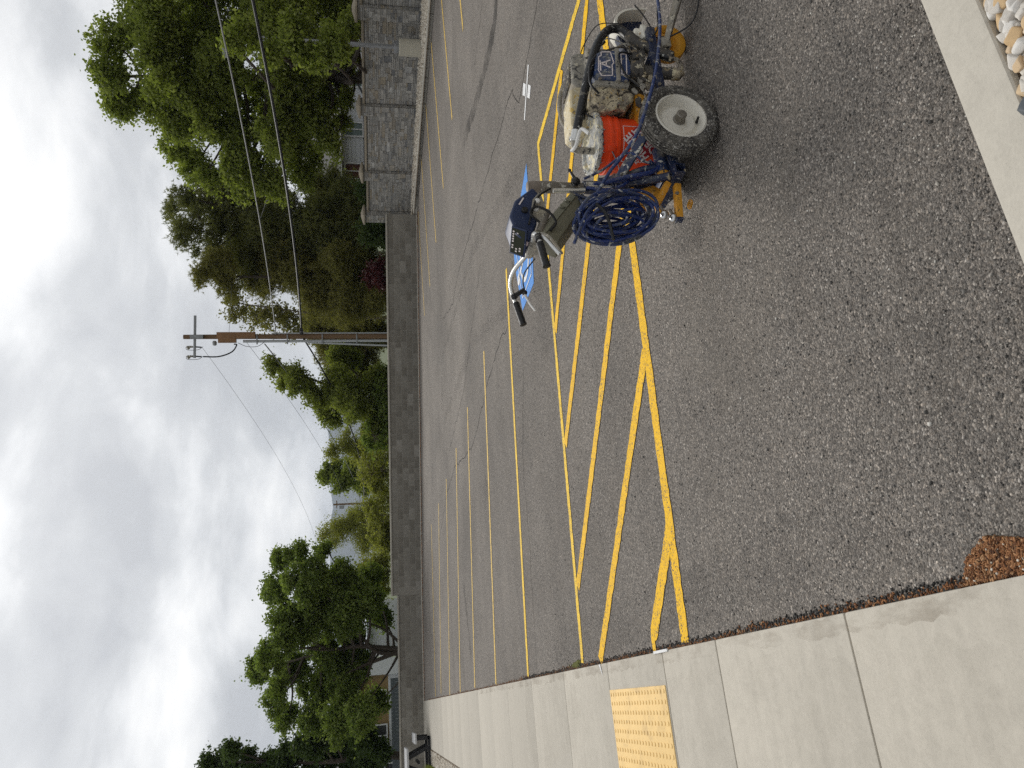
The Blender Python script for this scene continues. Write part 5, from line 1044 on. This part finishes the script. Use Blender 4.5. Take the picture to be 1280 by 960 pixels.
P_('fender_arch', 'whitepost', lambda b: arch(b, .155, .140, 3.04, 3.15), smooth=40)
P_('fender_web', 'navy', lambda b: b.prism([(p[0], 3.125, p[1]) for p in arch_pts(.139)], (0, .012, 0)), smooth=0)
P_('fender_lug', 'navy', lambda b: b.bb((3.335, 3.035, .20), (3.375, 3.12, .262)), bevel=.003)
P_('fender_bolt', 'white_part', lambda b: b.ball((3.45, 3.118, .24), .013))
P_('front_rod', 'navy', lambda b: b.bar((3.22, 3.08, .30), (3.40, 3.10, .33), .05, .03), bevel=.005)
P_('gun_arm', 'mud_grey', lambda b: (b.bar((3.215, 2.93, .125), (3.46, 2.775, .045), .042, .012, up=(.4, .3, .8)), b.bar((3.20, 2.925, .14), (3.46, 2.76, .075), .010, .03, up=(.4, .3, .8))), bevel=.002)
P_('gun_clamp', 'mud_grey', lambda b: b.box((3.44, 2.78, .07), (.07, .06, .06)), bevel=.006, rough=.004, rsc=30)
P_('gun_clamp', 'mud_grey', lambda b: b.box((3.20, 2.94, .14), (.06, .05, .05)), bevel=.006, rough=.004, rsc=30)
P_('spray_gun', 'mud_grey', lambda b: (b.cyl((3.35, 2.72, .06), (3.46, 2.70, .075), .018), b.box((3.40, 2.71, .045), (.03, .03, .06)), b.cyl((3.33, 2.725, .045), (3.34, 2.70, .02), .005)), bevel=.003, rough=.003, rsc=30)
P_('gun_bolt', 'bar_silver', lambda b: b.ball((3.385, 2.735, .065), .012, 10))
P_('control_cable', 'black_clean', lambda b: b.tube(spline([(3.24, 3.0, .20), (3.26, 2.95, .17), (3.22, 2.90, .12), (3.23, 2.80, .03), (3.35, 2.70, .012), (3.55, 2.66, .03), (3.75, 2.70, .09)]), .0045, 6))
P_('control_cable', 'black_clean', lambda b: b.tube(spline([(3.5, 2.96, .26), (3.40, 2.95, .22), (3.28, 2.97, .17), (3.22, 2.96, .20), (3.17, 2.95, .24)]), .004, 6))
P_('control_cable', 'black_clean', lambda b: b.tube(spline([(3.62, 2.80, .14), (3.45, 2.84, .17), (3.34, 2.86, .19), (3.26, 2.90, .19), (3.18, 2.95, .26), (3.02, 2.93, .30)]), .004, 6))
# spray hose along the near side into the coil hanging at the rear
P_('spray_hose', 'hose_worn', lambda b: b.tube(spline([(3.75, 2.93, .12), (3.46, 2.86, .17), (3.21, 2.82, .21), (2.94, 2.785, .28), (2.74, 2.762, .345), (2.56, 2.77, .415), (2.44, 2.80, .47), (2.37, 2.86, .53), (2.33, 2.92, .575), (2.26, 2.965, .625), (2.13, 2.97, .70), (2.06, 2.975, .75)], 8), .0088, 10))
CC = Vector((2.10, 2.965, .57)); e1 = Vector((-.16, .0, 1)).normalized(); e2 = Vector((.80, -.52, .10)).normalized(); e3 = e1.cross(e2).normalized()
for k in range(22):
    q_ = (k*7 % 22)/21; a = .085+.125*q_**.8+rng.uniform(-.012, .012); b_ = .022+.096*q_+rng.uniform(-.012, .012); o_ = e1*((.2-a)*.30+rng.uniform(-.018, .018))+e2*(-.022*(1-q_)+rng.uniform(-.022, .022))+e3*((k-11)*.0068); tl = rng.uniform(-.32, .22); n = 48; ph1 = rng.uniform(0, 6)
    P = []
    for i in range(n):
        t = 2*math.pi*i/n; x, y = math.cos(t)*a, math.sin(t)*b_; P.append(CC+o_+e1*(x*math.cos(tl)-y*math.sin(tl))+e2*(x*math.sin(tl)+y*math.cos(tl))+e3*.016*math.sin(t*2+ph1)+e1*.006*math.sin(t*3+ph1))
    P_('hose_loop', 'blue_hose' if k % 3 else 'hose_worn', lambda b: b.tube(P, .0076, 8, closed=True))
P_('hose_tail', 'hose_worn', lambda b: b.tube(spline([(2.14, 2.90, .66), (2.06, 2.88, .735), (1.95, 2.87, .79), (1.875, 2.865, .825)]), .0085, 8))
P_('hose_tie', 'black_clean', lambda b: b.tube(spline([(2.10, 2.875, .69), (2.05, 2.865, .66), (1.98, 2.86, .645), (1.90, 2.87, .635)]), .008, 8))
P_('hose_hook', 'navy', lambda b: b.tube(spline([(2.30, 3.08, .70), (2.22, 3.02, .71), (2.14, 2.97, .715), (2.12, 2.94, .75)]), .010, 8))
# ------------------------------------------------------------------ orange bucket
BC = Vector((2.69, 3.165, .178)); BH = .372
bu = empty('bucket', BC); tag(bu, 'orange plastic paint bucket with printed logo standing in the striper', 'bucket')
def bprof(h):  # outer radius at height
    return .132+.0145*h/BH
prof = [(.126, 0), (.132, .006)]+[(bprof(h), h) for h in (.06, .12, .18, .24, .262)]+[(.153, .268), (.154, .284), (.149, .287), (.149, .304), (.155, .307), (.155, .320), (.150, .324), (.150, .356), (.156, .359), (.156, BH), (.147, BH), (.145, .35), (.143, .30)]
MB().lathe(prof, BC, (0, 0, 1), 56).build('body', 'orange', bu, smooth=50)
MB().lathe([(.156, .3735), (.160, .366), (.162, .382), (.152, .392), (.140, .388), (.132, .376), (.10, .372), (.05, .378), (.02, .374)], BC, (0, 0, 1), 56).build('caked_lid', 'lid', bu, rough=.007, rsc=28)
MB().lathe([(.159, .364), (.166, .372), (.164, .388), (.154, .391)], BC, (0, 0, 1), 64, close=False).build('dried_paint_rim', 'rimgoo', bu, rough=.006, rsc=45)
dr = MB()
for k in range(15):
    a = R(195+k*10+rng.uniform(-5, 5)); r_ = .158; l = rng.uniform(.004, .022); p = BC+Vector((math.cos(a)*r_, math.sin(a)*r_, .372)); dr.tube([p, p-Vector((0, 0, l))], [.005, .002], 6)
tag(dr.build('paint_drips', 'rimgoo', bu), kind='stuff')
MB().tube([BC+Vector((.158*math.cos(R(95+t*13)), .158*math.sin(R(95+t*13)), .325-.085*math.sin(R(180*t/10)))) for t in range(11)], .0028, 6).build('handle', 'steel', bu)
for a in (95, 225): MB().box(BC+Vector((.153*math.cos(R(a)), .153*math.sin(R(a)), .318)), (.03, .018, .045), Matrix.Rotation(R(a+90), 3, 'Z')).build('handle_ear', 'orange', bu, bevel=.005)
P_('strap_clip', 'white_part', lambda b: b.tube(spline([BC+Vector((-.055, -.01, .50)), BC+Vector((-.05, -.05, .485)), BC+Vector((.02, -.09, .46)), BC+Vector((-.03, -.12, .43))]), .010, 8), bu)
FA = math.atan2(-3.165, -2.69)+R(6)
def onb(u, z, h=.0008):
    """point on the bucket wall: u metres round from the face line, z up"""
    r_ = bprof(z)+h; a = FA + u/bprof(z); return (BC.x+r_*math.cos(a), BC.y+r_*math.sin(a), BC.z+z)
def sticker(name, mat, poly, h, n=14):
    # poly is a quad (u,z)x4, mapped in a grid so that it follows the wall
    b = MB(); (a, c, d, e) = [np.array(p, float) for p in poly]
    for i in range(n+1):
        for j in range(5):
            s, t = i/n, j/4; q = (a*(1-s)+c*s)*(1-t)+(e*(1-s)+d*s)*t; b.v.append(onb(q[0], q[1], h))
    b.f = [(i*5+j, (i+1)*5+j, (i+1)*5+j+1, i*5+j+1) for i in range(n) for j in range(4)]
    return b.build(name, mat, bu, smooth=60)
x0, x1, z0, z1 = -.098, .098, .055, .25
dgn = math.atan2(z1-z0, x1-x0)
lw = .0035
for q in (((x0, z1-lw), (x1, z1-lw), (x1, z1), (x0, z1)), ((x0, z0), (x1, z0), (x1, z0+lw), (x0, z0+lw)), ((x0, z0), (x0+lw, z0), (x0+lw, z1), (x0, z1)), ((x1-lw, z0), (x1, z0), (x1, z1), (x1-lw, z1))): sticker('logo_border', 'print_white', q, .0010)
cu, cz = (x0+x1)/2, (z0+z1)/2; dv = np.array([math.cos(dgn), math.sin(dgn)]); nv = np.array([-dv[1], dv[0]])
def dpt(s, t): p = np.array([cu, cz])+dv*s+nv*t; return (min(max(p[0], x0), x1), min(max(p[1], z0), z1))
def text_on(body, size, s0, t0, mat='print_white', name='logo_lettering'):
    cu_ = bpy.data.curves.new('txt', 'FONT'); cu_.body = body; cu_.size = size; cu_.offset = size*.034; cu_.resolution_u = 2; cu_.align_x = 'CENTER'
    ob = bpy.data.objects.new('txt', cu_); col.objects.link(ob); bpy.context.view_layer.update()
    me0 = ob.evaluated_get(bpy.context.evaluated_depsgraph_get()).to_mesh(); vv = [tuple(v.co) for v in me0.vertices]; ff = [tuple(p.vertices) for p in me0.polygons]
    bpy.data.objects.remove(ob); bpy.data.curves.remove(cu_)
    b = MB()
    for x, y, _ in vv:
        p = np.array([cu, cz])+dv*(s0+x*.92)+nv*(t0+y); b.v.append(onb(p[0], p[1], .0022))
    b.f = ff; return b.build(name, mat, bu, smooth=0)
def bandq(t0, t1, s=.118): return [dpt(-s, t0), dpt(s, t0), dpt(s, t1), dpt(-s, t1)]
sticker('logo_band', 'logo_red', bandq(-.055, .058, .082), .0014)
text_on('THE', .030, -.045, .062); text_on('HOME', .066, .004, .008); text_on('DEPOT', .056, .004, -.047)
